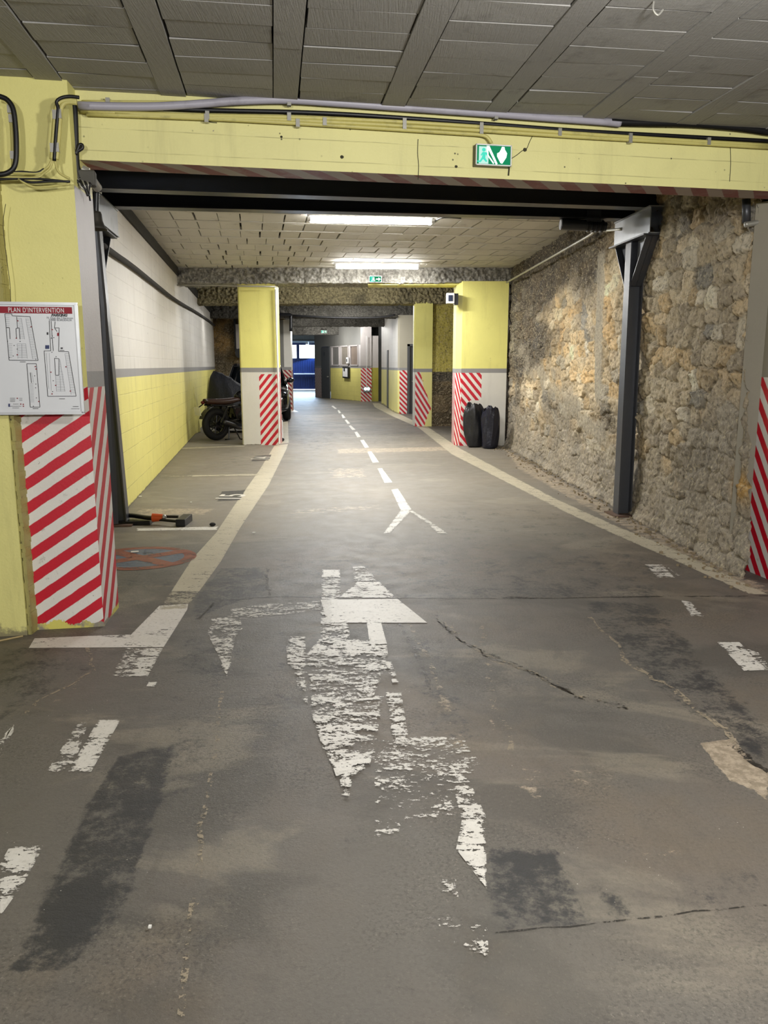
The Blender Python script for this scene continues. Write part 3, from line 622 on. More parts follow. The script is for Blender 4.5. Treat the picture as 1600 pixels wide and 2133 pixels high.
def cmix(a, b, f): return a * (1 - f[..., None]) + b * f[..., None]
def cc(h): return np.array(C(h)[:3])
def stone_mat():
    b = N('rubble_stone'); c = b.attr('Col', 'Color')
    c = b.mix(b.m('MULTIPLY', b.step(b.noise(26, 7, .75),   .46, .68), .7), c, C('#3b342a')); c = b.mix(b.m('MULTIPLY', b.step(b.noise(34, 6, .7), .5, .34), .5), c, C('#d6c8a8'))
    return b.done(b.pbr(c, .85, 0, b.bump(b.m('ADD', b.noise(45, 8, .75), b.m('MULTIPLY', b.noise(140, 4), .5)), .6, .012)))
STONE = stone_mat()
RX = lambda y: 2.665 - .0285 * (y - 5.3) - .006 * np.sin(y * 1.3)
yy = [5.79]
while yy[-1] < 15.2: yy.append(yy[-1] + .0017 * yy[-1])
yy = np.array(yy); zz = np.linspace(0, 3.32, 330)
S, T = np.meshgrid(yy, zz, indexing='ij')
rel, hid, bod = stone_patch(S, T, 4, .165, .235)
n1 = fbm(S * 1.1, T * 1.1, 51, 5); n2 = fbm(S * 3.1, T * 3.1, 53, 5); n3 = fbm(S * .7, T * 2.2, 55, 4)
k = hid(7); col = cmix(cmix(np.broadcast_to(cc('#b3a385'), S.shape + (3,)), cc('#b99e70'), sst(.55, .95, k)), cc('#9a8c74'), sst(.4, .1, k))
col = cmix(col, cc('#c9bea6'), sst(.8, .95, hid(9))); col = cmix(col, cc('#8d887d'), sst(.88, .92, hid(11))); col = col * (.8 + .4 * hid(8))[..., None]
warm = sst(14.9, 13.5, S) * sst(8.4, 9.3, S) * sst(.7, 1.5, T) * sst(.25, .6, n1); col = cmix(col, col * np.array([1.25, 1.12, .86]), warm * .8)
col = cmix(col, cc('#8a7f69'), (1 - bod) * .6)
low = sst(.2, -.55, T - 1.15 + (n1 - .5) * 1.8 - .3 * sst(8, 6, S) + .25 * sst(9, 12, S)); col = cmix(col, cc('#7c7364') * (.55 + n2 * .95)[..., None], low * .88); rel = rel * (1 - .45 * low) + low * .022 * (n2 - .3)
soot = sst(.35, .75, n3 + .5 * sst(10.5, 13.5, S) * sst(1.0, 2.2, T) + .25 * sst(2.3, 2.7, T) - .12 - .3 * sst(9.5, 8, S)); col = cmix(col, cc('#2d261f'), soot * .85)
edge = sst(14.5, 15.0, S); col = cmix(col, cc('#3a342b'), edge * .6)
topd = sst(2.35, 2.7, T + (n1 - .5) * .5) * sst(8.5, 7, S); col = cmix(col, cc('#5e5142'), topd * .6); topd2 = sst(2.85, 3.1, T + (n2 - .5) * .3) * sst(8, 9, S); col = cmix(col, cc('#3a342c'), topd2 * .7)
sxx = S - 9.45 + .12 * (n2 - .5) - .06 * (T - 2); strip = sst(.17, .12, np.abs(sxx)) * sst(.95, 1.15, T) * sst(2.85, 2.75, T)
dg = np.abs(T - (.62 + (S - 9.0) * .215) + (n2 - .5) * .45) ; diag = sst(.22, .1, dg) * sst(8.6, 9.4, S) * sst(.42, .58, n1 + .1)
gsm = np.maximum(strip, diag * .85); rel = rel * (1 - gsm) + gsm * .03; col = cmix(col, cc('#8b8371') * (.8 + .4 * n2)[..., None], gsm * .85)
cr = sst(.62, .8, n1) * sst(2.4, 1.6, T) * sst(11, 13, S); col = cmix(col, cc('#b9b1a0'), cr * .5)
yb = np.exp(-((S - 5.9) ** 2 / .02 + (T - .62) ** 2 / .012)); col = cmix(col, cc('#a87f2e'), np.clip(yb * 1.4 * n2 * 1.4, 0, 1))
foot = sst(.1, .0, T) * .03 * (.3 + 1.4 * n2) + sst(.5, .0, T) * .05
S0_ = 5.79 - .33 * np.clip(1 - T / 1.5, 0, 1); SY = S0_ + (S - 5.79) * (yy[-1] - S0_) / (yy[-1] - 5.79)
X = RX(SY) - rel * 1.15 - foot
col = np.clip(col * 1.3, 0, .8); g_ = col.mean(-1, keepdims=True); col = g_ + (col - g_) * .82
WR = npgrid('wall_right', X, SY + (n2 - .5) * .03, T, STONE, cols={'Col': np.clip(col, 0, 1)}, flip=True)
struct(WR, 'rubble stone wall along the lane')
# plaster pier at the near end of the stone wall
PRS = stripes('pier_stripes', -1.35, .17, footz=.0, base='#d5d2cc'); b = MB()
vq(b, (2.70, 5.71, 0), (2.82, 4.95, 0), 0, 1.42, 0); vq(b, (2.70, 5.71, 0), (2.82, 4.95, 0), 1.42, 2.62, 1); vq(b, (2.60, 5.80, 0), (2.70, 5.71, 0), 0, 2.62, 1); vq(b, (2.82, 4.95, 0), (5.6, 4.95, 0), 0, 2.62, 1)
struct(b.build('pillar', [PRS, paint('grey_render', '#8d8778', chips=.3, streak=.5)]), 'grey rendered pier with red stripes ending the stone wall')
# ------------------------------------------------------------------ rough beams
def rough_mat(name, lo, hi):
    b = N(name); c = b.mix(b.step(b.noise(22, 8, .75), .35, .66), C(lo), C(hi)); c = b.mix(b.m('MULTIPLY', b.step(b.noise(1.6, 5), .52, .72), .6), c, C('#3a3731'))
    return b.done(b.pbr(c, .8, 0, b.bump(b.noise(32, 9, .78), 1, .03)))
RGH = rough_mat('rough_grey_render', '#817e77', '#c4c1b8'); RGHY = rough_mat('rough_tan_render', '#6f664c', '#b9ae86'); RGHD = rough_mat('rough_dark_concrete', '#3d3b36', '#77746c')
def rough_beam(x0, x1, y, z0, z1, dep, m, label, amp=.06, step=.014):
    h = z1 - z0; pr = [(0, z1), (0, z0), (dep, z0), (dep, z1)]
    U = np.arange(x0, x1 + step, step); Lp = np.concatenate([np.linspace(0, h, int(h / step) + 2), h + np.linspace(step, dep, int(dep / step) + 1), h + dep + np.linspace(step * 2, h, 4)])
    X, Q = np.meshgrid(U, Lp, indexing='ij')
    n = 1.3 * (fbm(X * 21, Q * 21 + y, 61, 3) - .5); n += .6 * (fbm(X * 2.5, Q * 2.5 + y, 63, 3) - .5)
    Yp = np.where(Q < h, y, np.where(Q < h + dep, y + Q - h, y + dep)); Zp = np.where(Q < h, z1 - Q, np.where(Q < h + dep, z0, z0 + Q - h - dep))
    wf = sst(h + .05, h - .05, Q); Yp = Yp - wf * n * amp * 1.6; Zp = Zp + (1 - wf) * n * amp * .8
    return struct(npgrid('beam', X, Yp, Zp, m, flip=False), label)
rough_beam(-4.1, 2.5, 15.05, BZ, C2 + .12, .7, RGH, 'rough rendered beam on the two yellow pillars, lit by the second tube')
rough_beam(-5.2, 2.2, 19.9, BZ, 3.42, .6, RGHY, 'rough tan beam behind the first rough beam')
rough_beam(-6.2, 1.2, 25.2, BZ - .02, 3.42, .6, RGHD, 'rough dark beam above the striped door jamb', step=.03)
rough_beam(-6.2, .4, 30.5, BZ - .02, 3.42, .5, RGHD, 'dark beam farther down the lane', step=.04)
rough_beam(-4.5, .2, 36.2, 2.88, 3.42, .6, RGHD, 'farthest dark beam, with a small exit sign', step=.04)
struct(MB().ob((-.3, 15.12, BZ - .025), (1.75, 0, 0), (0, .5, 0), (0, 0, .05)).build('trim_3', YEL), 'yellow painted underside of the first rough beam')
# ------------------------------------------------------------------ pillars of the far side
def pil(name, x0, x1, y, dep, z1, cols, label, ch=0, chz=(0, 9)):
    """cols: list of (u0,u1,z0,z1,mi) on the front face in metres from x0; sides take (z0,z1,mi) bands."""
    mats, front, left, right = cols; b = MB()
    for u0, u1, z0, za, mi in front: vq(b, (x0 + u0, y, 0), (x0 + u1, y, 0), z0, za, mi)
    for z0, za, mi in left: vq(b, (x0 - ch, y + dep, 0), (x0 - ch, y + ch, 0), z0, za, mi) if not ch else (vq(b, (x0 - ch, y + dep, 0), (x0 - ch, y + ch * 1.6, 0), z0, za, mi), vq(b, (x0 - ch, y + ch * 1.6, 0), (x0, y, 0), z0, za, mi))
    for z0, za, mi in right: vq(b, (x1, y, 0), (x1, y + dep, 0), z0, za, mi)
    vq(b, (x1, y + dep, 0), (x0, y + dep, 0), 0, z1, front[0][4])
    return struct(b.build(name, mats), label)
S1 = stripes('stripes_rising', 1.22, .172); S2 = stripes('stripes_falling', -1.2, .17, splash=(.3, .05, .66, .0, '#d8d5cd')); S2s = stripes('stripes_steep', -2.4, .2)
S3 = stripes('stripes_splashed', -1.6, .2, splash=(.38, .3, .45, -.3, '#dcd48a')); S4 = stripes('stripes_far', -1.0, .158); S5 = stripes('stripes_tan', -1.0, .15, base='#c9b9a4', red='#92202c'); S6 = stripes('stripes_booth', -.95, .16)
S7 = stripes('stripes_booth_end', 1.2, .15, red='#7c1a26')
px0, px1, py = -2.7, -2.03, 15.14; ux = .33
pil('pillar', px0, px1, py, .55, BZ + .02, ([WHT, S1, BAND, YEL, WHT], [(0, ux, 0, 1.38, 0), (ux, .67, 0, 1.345, 1), (ux, .67, 1.345, 1.38, 0), (0, .67, 1.38, 1.465, 2), (0, .67, 1.465, BZ + .03, 3)],
    [(0, 1.38, 0), (1.38, 1.465, 2), (1.465, BZ + .03, 3)], [(0, 1.38, 1), (1.38, 1.465, 2), (1.465, BZ + .03, 3)]), 'square yellow pillar with a half striped foot beside the motorcycle', ch=.03)
S2b = stripes('stripes_falling_wide', -1.2, .17)
pil('pillar', 1.45, 2.3, 15.0, .75, BZ + .02, ([S2b, WHT, BAND, YEL, S2s], [(0, .17, 0, .86, 0), (.17, .85, 0, .86, 1), (0, .385, .86, 1.37, 0), (.385, .85, .86, 1.37, 1), (0, .85, 1.37, 1.45, 2), (0, .85, 1.45, BZ + .03, 3)],
    [(0, 1.37, 4), (1.37, 1.45, 2), (1.45, BZ + .03, 3)], []), 'yellow pillar against the stone wall, striped foot behind the rubbish bags', ch=.1)
pil('pillar', .78, 1.2, 19.9, .6, BZ + .02, ([S3, BAND, YEL, WHT], [(0, .42, 0, 1.345, 0), (0, .42, 1.345, 1.43, 1), (0, .42, 1.43, BZ + .03, 2)], [(0, 1.345, 3), (1.345, 1.43, 1), (1.43, BZ + .03, 2)], []), 'narrow yellow pillar with splashed stripes, joined to a stone pier', ch=.04)
# stone pier beside it: painted above, bare below
Sx = np.arange(1.17, 2.0, .012); Sz = np.arange(0, 3.04, .012); S, T = np.meshgrid(Sx, Sz, indexing='ij')
rel, hid, bod = stone_patch(S, T, 11, .26, .5); nn = fbm(S * 4, T * 4, 71, 5); up = sst(1.34, 1.37, T + (nn - .5) * .05)
dk = sst(1.1, 1.13, T); col = cmix(cc('#63543c') * (.5 + .9 * hid(3))[..., None], cc('#4b463d') * np.ones(S.shape + (3,)), dk); col = cmix(col, cc('#2a241c'), (1 - bod) * .7)
yc = cmix(cc('#c3b658') * (.8 + .3 * nn)[..., None], cc('#5d5533'), np.clip((1 - bod) * .3 + sst(.62, .75, fbm(S * 9, T * 9, 73, 5)) * .5, 0, 1)); col = cmix(col, yc, up)
struct(npgrid('wall_pier', S, 20.0 - rel * (.9 - .5 * up) + .03 * (fbm(S * 3, T * 3, 5) - .5), T, STONE, cols={'Col': np.clip(col, 0, 1)}), 'stone pier, yellow above and bare below, beside the narrow yellow pillar')
b = MB(); vq(b, (1.95, 20.3, 0), (2.6, 15.6, 0), 0, 3.4, 0); struct(b.build('wall_recess', RGHD))
# jamb with stripes, dark door, rounded white wall running away
b = MB(); jx0, jx1, jy = .49, .8, 25.17
vq(b, (jx0, jy, 0), (jx1 - .02, jy, 0), 0, 1.36, 0); vq(b, (jx0, jy, 0), (jx1 - .02, jy, 0), 1.36, 1.44, 1); vq(b, (jx0 - .06, jy + .05, 0), (jx0, jy, 0), 1.44, 3.05, 2); vq(b, (jx0, jy, 0), (jx1 + .6, jy, 0), 2.17, 3.05, 2); vq(b, (jx0, jy, 0), (jx1 - .07, jy, 0), 1.44, 2.17, 2)
vq(b, (jx0 - .06, jy + .05, 0), (jx0, jy, 0), 0, 1.36, 3); vq(b, (jx0 - .06, jy + .05, 0), (jx0, jy, 0), 1.36, 1.44, 1)
rp = [Vector((jx0 - .06, jy + .05, 0)), Vector((.3, 26.3, 0)), Vector((.22, 27.3, 0)), Vector((.18, 28.2, 0)), Vector((.1, 29.5, 0)), Vector((-.02, 31.14, 0)), Vector((-.1, 31.4, 0)), Vector((-.05, 32.2, 0)), Vector((.5, 34, 0)), Vector((.6, 48, 0))]
for i in range(9):
    for z0, z1, mi in ((0, 1.36, 3), (1.36, 1.44, 1), (1.44, 3.4, 4)): vq(b, rp[i + 1], rp[i], z0, z1, mi)
struct(b.build('wall_corridor', [S4, BAND, BEIGE, YELFOOT, WHTWALL], smooth=False), 'white and yellow corridor wall with a striped jamb')
b = MB(); d3 = b.ob((jx1 - .07, jy - .03, 0), (.08, 0, 0), (0, .12, 0), (0, 0, 2.17)).ob((jx1 - .07, jy - .03, 2.1), (.7, 0, 0), (0, .12, 0), (0, 0, .07)).build('door_3', DGREY)
struct(d3, 'dark grey door in the corridor behind the narrow pillar'); MB().ob((jx1 + .01, jy + .03, 0), (.62, 0, 0), (0, .05, 0), (0, 0, 2.1)).build('door_leaf', DGREY, d3)
MB().cyl((jx1 + .08, jy + .02, 1.02), (jx1 + .16, jy + .02, 1.02), .012).build('handle', CONDG, d3)
b = MB().ob((.1, 29.35, 0), (.05, .0, 0), (.03, -.9, 0), (0, 0, 2.05)); d4 = struct(b.build('door_4', DGREY), 'narrow grey door in the rounded white wall')
# back stone wall behind the parked car, end pier
Sx = np.arange(-6.1, -3.3, .03); Sz = np.arange(0, 3.4, .03); S, T = np.meshgrid(Sx, Sz, indexing='ij'); rel, hid, bod = stone_patch(S, T, 21, .22, .4)
col = cmix(cmix(cc('#5c503c') * (.6 + .8 * hid(3))[..., None], cc('#94743f') * np.ones(S.shape + (3,)), sst(.45, .7, fbm(S * 1.3, T * 1.3, 81, 4))), cc('#241f18'), (1 - bod) * .6)
struct(npgrid('wall_back', S, 26.95 - rel, T, STONE, cols={'Col': np.clip(col, 0, 1)}), 'bare stone wall behind the parked car')
pil('pillar', -3.52, -3.1, 26.79, .4, BZ, ([S5, BAND, WHT, GREYWALL], [(0, .42, 0, 1.36, 0), (0, .42, 1.36, 1.46, 1), (.18, .42, 1.46, BZ, 2), (0, .18, 1.46, BZ, 3)], [(0, BZ, 3)], [(0, 1.36, 0), (1.36, BZ, 2)]), 'pillar with tan and red stripes behind the parked car')
b = MB(); vq(b, (-3.5, 27.1, 0), (-6.2, 48, 0), 0, 3.4, 0); struct(b.build('wall_passage', GREYWALL))
# booth at the end
bp0, bp1 = Vector((-3.36, 38.87, 0)), Vector((-.99, 34.11, 0)); bd = (bp1 - bp0).normalized(); bL = (bp1 - bp0).length; bnv = Vector((bd.y, -bd.x, 0))
def bt(u):                                    # distance along the booth wall for a photo column
    d = ray(u, 768); m = d.x / d.y; return (bp0.x - m * bp0.y) / (m * bd.y - bd.x)
DK = GREYWALL; b = MB()
t1, t2 = bt(667), bt(671)
def bw(a, c, z0, z1, mi): vq(b, bp0 + bd * a, bp0 + bd * c, z0, z1, mi)
bw(0, t2, 0, 1.4, 4); bw(0, t2, 1.4, 1.5, 1); bw(0, bL, 2.38, 3.4, 2); bw(0, t2, 1.5, 2.38, 2); dt0, dt1 = t2, bt(688.5); w = [bt(u) for u in (692, 707.5, 711, 726.5, 730.5, 746.5)]
bw(dt1, bL, 0, 1.4, 0); bw(dt1, bL, 1.4, 1.5, 1); bw(dt1, w[0], 1.5, 2.38, 3); bw(w[1], w[2], 1.5, 2.38, 3); bw(w[3], w[4], 1.5, 2.38, 3); bw(w[5], bL, 1.5, 2.38, 3)
vq(b, bp0 + Vector((-.1, 3, 0)), bp0, 0, 3.4, 2)
struct(b.build('wall_booth', [YELWALL, BAND, GREYWALL, LILAC, S7]), 'slanted booth wall at the end of the lane')
d2 = MB().ob(bp0 + bd * (dt0 + .02) + bnv * .01, bd * (dt1 - dt0 - .04), bnv * .04, (0, 0, 2.36)).build('door_2', DGREY); struct(d2, 'dark grey booth door'); MB().cyl(bp0 + bd * (dt1 - .15) + bnv * .05 + Z, bp0 + bd * (dt1 - .15) + bnv * .12 + Z, .025).build('door_handle', CONDG, d2)
MB().ob(bp0 + bd * (dt0 + .35) + bnv * .05 + Z * 1.95, bd * .12, bnv * .01, Z * .18).build('door_plate', BLKP, d2)
for i in range(3):
    f = MB(); a, c = w[2 * i], w[2 * i + 1]; p = bp0 + bd * a
    f.ob(p + Z * 1.5 - bnv * .02, bd * .04, bnv * .05, Z * .88).ob(p + bd * (c - a - .04) + Z * 1.5 - bnv * .02, bd * .04, bnv * .05, Z * .88).ob(p + Z * 1.5 - bnv * .02, bd * (c - a), bnv * .05, Z * .05).ob(p + Z * 2.33 - bnv * .02, bd * (c - a), bnv * .05, Z * .05)
    fo = struct(f.build('window_%d' % (i + 1), LILAC), ('leftmost', 'middle', 'rightmost')[i] + ' of the three booth windows')
    MB().ob(p + bd * .04 + Z * 1.55 - bnv * .03, bd * (c - a - .08), bnv * .01, Z * .78).build('pane', mat('booth_pane_%d' % i, ('#77746f', '#7d766c', '#83756a')[i], .3, bump=0), fo)
b = MB(); c0 = Vector((-.99, 34.05, 0)); vq(b, c0, c0 + Vector((.46, 0, 0)), 0, 1.4, 0); vq(b, c0, c0 + Vector((.46, 0, 0)), 1.4, 1.5, 1); vq(b, c0, c0 + Vector((.46, 0, 0)), 1.5, 3.4, 2)
vq(b, c0 + Vector((.46, .05, 0)), c0 + Vector((.75, .05, 0)), 0, 1.42, 3); vq(b, c0 + Vector((.46, .05, 0)), c0 + Vector((.75, .05, 0)), 1.42, 2.75, 2); vq(b, c0 + Vector((.75, .3, 0)), c0 + Vector((1.6, .3, 0)), 0, 3.4, 4)
struct(b.build('wall_booth_end', [S6, BAND, LILAC, paint('grimy_yellow', '#aaa13c', chips=.6, streak=.7, cs=5), DGREY]), 'striped end pier of the booth')
# blue sectional door to the street
BLUE = mat('blue_door_paint', '#0a2152', .4, var=.1, bump=0); dy = 47.9; SKYW = None
d1 = MB(); X0, X1 = -7.6, -3.3
wins = [(-7.3, -6.5), (-6.25, -5.22), (-5.05, -4.0)]; wz = (1.95, 2.72)
d1.ob((X0, dy, .12), (X1 - X0, 0, 0), (0, .06, 0), (0, 0, wz[0] - .12)); d1.ob((X0, dy, wz[1]), (X1 - X0, 0, 0), (0, .06, 0), (0, 0, .12))
xc = X0
for a, c in wins + [(X1, X1)]: d1.ob((xc, dy, wz[0]), (a - xc, 0, 0), (0, .06, 0), (0, 0, wz[1] - wz[0])); xc = c
k = X0
while k < X1: d1.ob((k, dy - .015, .2), (.05, 0, 0), (0, .02, 0), (0, 0, 1.65)); k += .14
do = struct(d1.build('door_1', BLUE), 'blue garage door with bright windows at the end of the lane')
for a, c in wins:
    g = N('frosted_glass'); MB().ob((a, dy + .02, wz[0]), (c - a, 0, 0), (0, .006, 0), (0, 0, wz[1] - wz[0])).build('window_pane', g.done(g.pbr(C('#ffffff'), .05, 0, None, Transmission_Weight=1.0, IOR=1.02)), do)
MB().ob((-5.4, dy - .08, 1.0), (1.25, 0, 0), (0, .05, 0), (0, 0, .06)).build('push_bar', WHTP, do); MB().ob((-5.75, dy - .08, 1.05), (.22, 0, 0), (0, .06, 0), (0, 0, .08)).build('handle', WHTP, do)
MB().ob((X0, dy - .1, 2.84), (X1 - X0, 0, 0), (0, .3, 0), (0, 0, .12)).build('door_rail', mat('grey_rail', '#8f9aa8', .4), do)
MB().ob((-5.5, dy - .1, .0), (1.9, 0, 0), (0, .25, 0), (0, 0, .1)).build('threshold', WHTP, do)
MB().ob((-4.55, dy - 1.2, 2.72), (.14, 0, 0), (0, .5, 0), (0, 0, .16)).build('door_motor', WHTP, do)
b = MB(); b.ob((-9, dy + .1, 0), (1.4, 0, 0), (0, .2, 0), (0, 0, 3.4)).ob((X1, dy + .1, 0), (9, 0, 0), (0, .2, 0), (0, 0, 3.4)).ob((-9, dy + .1, 2.95), (9, 0, 0), (0, .2, 0), (0, 0, .6)); struct(b.build('wall_end', GREYWALL), 'end wall around the blue door')
# ------------------------------------------------------------------ steel frame
def ibeam(b, p, q, w, h, up=Z, tf=.012, tw=.01):
    """I section with its bottom centre line from p to q."""
    p, q = Vector(p), Vector(q); d = (q - p); s = d.cross(up).normalized(); u = s.cross(d).normalized()
    b.ob(p - s * w / 2, d, s * w, u * tf); b.ob(p - s * w / 2 + u * (h - tf), d, s * w, u * tf); b.ob(p - s * tw / 2 + u * tf, d, s * tw, u * (h - 2 * tf))
    return b
GBL = 'steel joists under the ceiling joint'
for nm, p, q, lab in (('steel_joist', (-2.52, 6.97, 2.95), (2.62, 7.83, 2.95), 'dark steel joist nearest the yellow beam'), ('steel_joist', (-2.62, 7.73, 2.95), (2.58, 8.39, 2.95), 'dark steel joist on the far side, next to the first tube lamp')):
    t = ibeam(MB(), p, q, .16, .3).build(nm, STEEL); tag(t, lab, 'beam', GBL)
struct(MB().ob((-3.6, 6.2, 3.27), (7, 1.1, 0), (-.2, 2.2, 0), (0, 0, .02)).build('trim_4', SLAB), 'dark slab strip above the steel joists')
def post(base, top, stub0, stub1, lab, facing):
    base, top, stub0, stub1 = map(Vector, (base, top, stub0, stub1))
    t = thing('steel_post', base, lab, 'post', 'steel posts of the frame')
    ax = (stub1 - stub0).normalized(); sx = ax.cross(Z).normalized(); hh = top.z
    f = MB()                                        # H section: flanges face along ax's normal
    for k in (-1, 1): f.ob(base + sx * (.065 * k - .006) - ax * .07, sx * .012, ax * .14, (top - base))
    f.ob(base - ax * .005 - sx * .06, ax * .01, sx * .12, (top - base)); f.build('shaft', STEELP, t)
    f = MB(); f.ob(top - sx * .11 - ax * (ax.dot(top - stub0)), sx * .22, ax * (stub1 - stub0).length, Z * .014); f.build('cap_plate', STEELP, t)
    o = stub0.copy(); o.z = top.z + .014
    f = MB(); f.ob(o - sx * .08, sx * .16, ax * (stub1 - stub0).length, Z * .012).ob(o - sx * .08 + Z * (2.938 - o.z), sx * .16, ax * (stub1 - stub0).length, Z * .012)
    f.ob(o - sx * .07, sx * .008, ax * (stub1 - stub0).length, Z * (2.94 - o.z)).ob(o + sx * .062, sx * .008, ax * (stub1 - stub0).length, Z * (2.94 - o.z)); f.build('head_box', PLATE, t)
    for k in (-1, 1):
        e = (stub1 if k > 0 else stub0); l = abs((e - top).dot(ax)) - .06; f = MB()
        a = top + ax * k * .07 - Z * .42; c = top + ax * k * l
        n = Vector((c - a)).cross(sx).normalized() * .012
        f.ob(a - sx * .06, sx * .12, c - a, n); f.build('brace', STEELP, t)
        f = MB(); f.prism([a + sx * -.004, top + ax * k * .07 + sx * -.004, c + sx * -.004], sx * .008); f.build('gusset', PLATE if k < 0 else STEELP, t)
    f = MB(); f.box(base + Z * .008, (.26, .3, .016), .12); f.build('base_plate', mat('rusty_plate', '#6a5346', .6, .3, dirt=.5), t)
    return t
post((2.44, 7.93, 0), (2.47, 8.08, 2.69), (2.52, 7.62, 0), (2.45, 8.52, 0), 'steel post with braced head against the rubble stone wall', 1)
post((-2.54, 7.45, 0), (-2.58, 7.3, 2.69), (-2.47, 6.86, 0), (-2.6, 7.85, 0), 'steel post with braced head beside the yellow block wall', 1)
tag(MB().tube([A(u, v, y) for u, v, y in ((196, 470, 6.2), (213, 640, 6.25), (222, 800, 6.3), (232, 960, 6.35), (238, 1090, 6.4))], .035, 8).build('drain_pipe', STEELP), 'thin dark upright pipe behind the striped pillar', 'pipe')
# ------------------------------------------------------------------ cables and conduits
def run(name, pts, r, m, lab, cat='cable', group=None, off=.03, sm=5, clips=(), plane=None):
    P = [(plane or BP)(p[0], p[1], p[2] if len(p) > 2 else off) for p in pts]
    o = MB().tube(P, r, 8, sm=sm).build(name, m, smooth=True); tag(o, lab, cat, group)
    for u, v in clips:
        c = (plane or BP)(u, v, off); MB().box(c, (.022, .03, r * 2 + .02), .19).build('clip', CONDG, o)
    return o
run('sheathed_cable', [(163, 220), (260, 222), (340, 221), (420, 216), (500, 210), (600, 208), (700, 214), (800, 221), (900, 228), (1030, 237), (1150, 246), (1250, 253), (1292, 257)], .022, CONDL, 'thick lilac grey cable along the top of the yellow beam', off=.045, clips=((602, 208), (1033, 237)))
run('cable', [(1270, 254), (1350, 256), (1440, 258), (1540, 266), (1610, 276)], .021, BLACK, 'thick black cable at the right end of the yellow beam', off=.045)
run('cable', [(340, 226), (410, 229), (500, 231), (600, 233), (700, 237), (800, 243), (1000, 257), (1200, 272), (1400, 283), (1610, 294)], .012, BLACK, 'long thin black cable widened by the shadow just under the thick grey cable', off=.02)  # black tube takes in both the cable and the shadow beside it
G2 = 'yellow painted conduits on the beam'
run('conduit', [(168, 232), (400, 240), (600, 244), (800, 252), (1000, 264), (1200, 278), (1400, 291), (1610, 303)], .011, CONDY, 'topmost of the thin yellow conduits on the beam', 'conduit', G2, .028, 3, ((432, 241), (602, 244), (842, 255), (1002, 264), (1165, 276), (1312, 286), (1475, 295)))
run('conduit', [(240, 236), (420, 244), (600, 250), (800, 260), (1000, 272), (1200, 285), (1400, 296), (1610, 308)], .011, CONDY, 'second of the thin yellow conduits on the beam', 'conduit', G2, .028, 3, ((676, 254), (842, 262), (1002, 272), (1312, 291)))
run('conduit', [(180, 238), (430, 247), (620, 257), (800, 268), (960, 278), (1000, 281), (1015, 286), (1024, 299)], .011, CONDY, 'thin yellow conduit that bends down into the exit sign', 'conduit', G2, .028, 3, ((430, 247), (620, 257)))
run('conduit', [(170, 211), (300, 212), (420, 213), (470, 215)], .007, CONDY, 'short conduit above the grey cable by the pillar', 'conduit', G2, .028, 3, ((225, 212), ))
FY = lambda u, v, off=0.0: PL(u, v, LW0 + LWN * off, LWN)
run('cable', [(-12, 198), (0, 201), (15, 208), (27, 226), (32, 260), (34, 300), (33, 335), (26, 353), (10, 362), (-12, 364)], .013, BLACK, 'thick black cable looping down the wall at the left', off=.03, plane=FY, sm=5)
run('conduit', [(20, 222), (23, 250), (26, 300), (27, 348)], .009, CONDY, 'pale conduit inside the black cable loop', 'conduit', None, .012, 2, ((21, 228), (24, 248), (27, 324)), FY)
G3 = 'yellow conduits down the corner of the wall'
run('conduit', [(160, 210), (140, 209), (124, 214), (117, 226), (114, 250), (110, 300), (108, 332)], .012, CONDY, 'left of the two yellow conduits beside the beam end', 'conduit', G3, .02, 5, ((115, 240), (110, 309)), FY)
run('conduit', [(160, 214), (142, 213), (131, 218), (126, 232), (124, 260), (120, 310), (118, 332)], .012, CONDY, 'right of the two yellow conduits beside the beam end', 'conduit', G3, .02, 5, ((124, 238), (119, 308)), FY)
run('cable', [(165, 203), (145, 201), (128, 204), (118, 212), (121, 225), (120, 240), (116, 290), (113, 335)], .009, BLACK, 'thin black cable between the two yellow conduits', off=.03, plane=FY)
G4 = 'loose cables spreading from the yellow conduits'
for i, (pts, m, lab) in enumerate([([(108, 332), (102, 345), (90, 355), (75, 361), (0, 359), (-12, 360)], CONDY, 'upper yellow cable turning left below the conduits'), ([(110, 332), (104, 350), (90, 362), (72, 370), (0, 368), (-12, 368)], CONDY, 'lower yellow cable turning left below the conduits'),
        ([(115, 332), (118, 350), (126, 362), (145, 372)], CONDY, 'yellow cable turning right into the cable knot'), ([(-12, 364), (40, 358), (75, 360), (92, 352)], BLACK, 'black cable of the bundle on the left wall'), ([(-12, 374), (70, 372), (145, 379)], BLACK, 'long straight cable running into the knot'),
        ([(38, 372), (60, 386), (85, 390), (146, 383)], CONDY, 'sagging cable below the bundle'), ([(40, 374), (65, 380), (100, 378), (146, 378)], BLACK, 'black cable ending in the knot')]):
    run('loose_cable', pts, .006, m, lab, 'cable', G4, .02, 5, plane=FY)
run('cable', [(152, 212), (156, 240), (158, 300), (160, 345), (168, 372)], .017, BLACK, 'thick black cable hanging at the end of the beam', off=.05)
run('conduit', [(149, 238), (151, 280), (153, 318)], .008, CONDY, 'pale conduit beside the hanging black cable', 'conduit', None, .03, 3)
run('cable', [(158, 322), (165, 303), (171, 302), (171, 309), (160, 316), (149, 325), (143, 345), (146, 364), (160, 377), (176, 390), (184, 408)], .009, BLACK, 'black cable with a small loop above the knot', off=.07)
t = thing('junction_box', BP(178, 375, .04), 'dusty junction box in the cable knot above the bell lamp', 'junction box'); c = BP(180, 372, .03)
MB().box(c, (.1, .07, .08), .2).build('housing', mat('dusty_box', '#4a4842', .7, dirt=.6), t, bevel=.01); MB().cyl(BP(172, 352, .04), BP(184, 358, .04), .022).build('cable_gland', CONDG, t); MB().cyl(BP(186, 366, .0), BP(204, 392, -.1), .024).build('spout', CONDG, t)
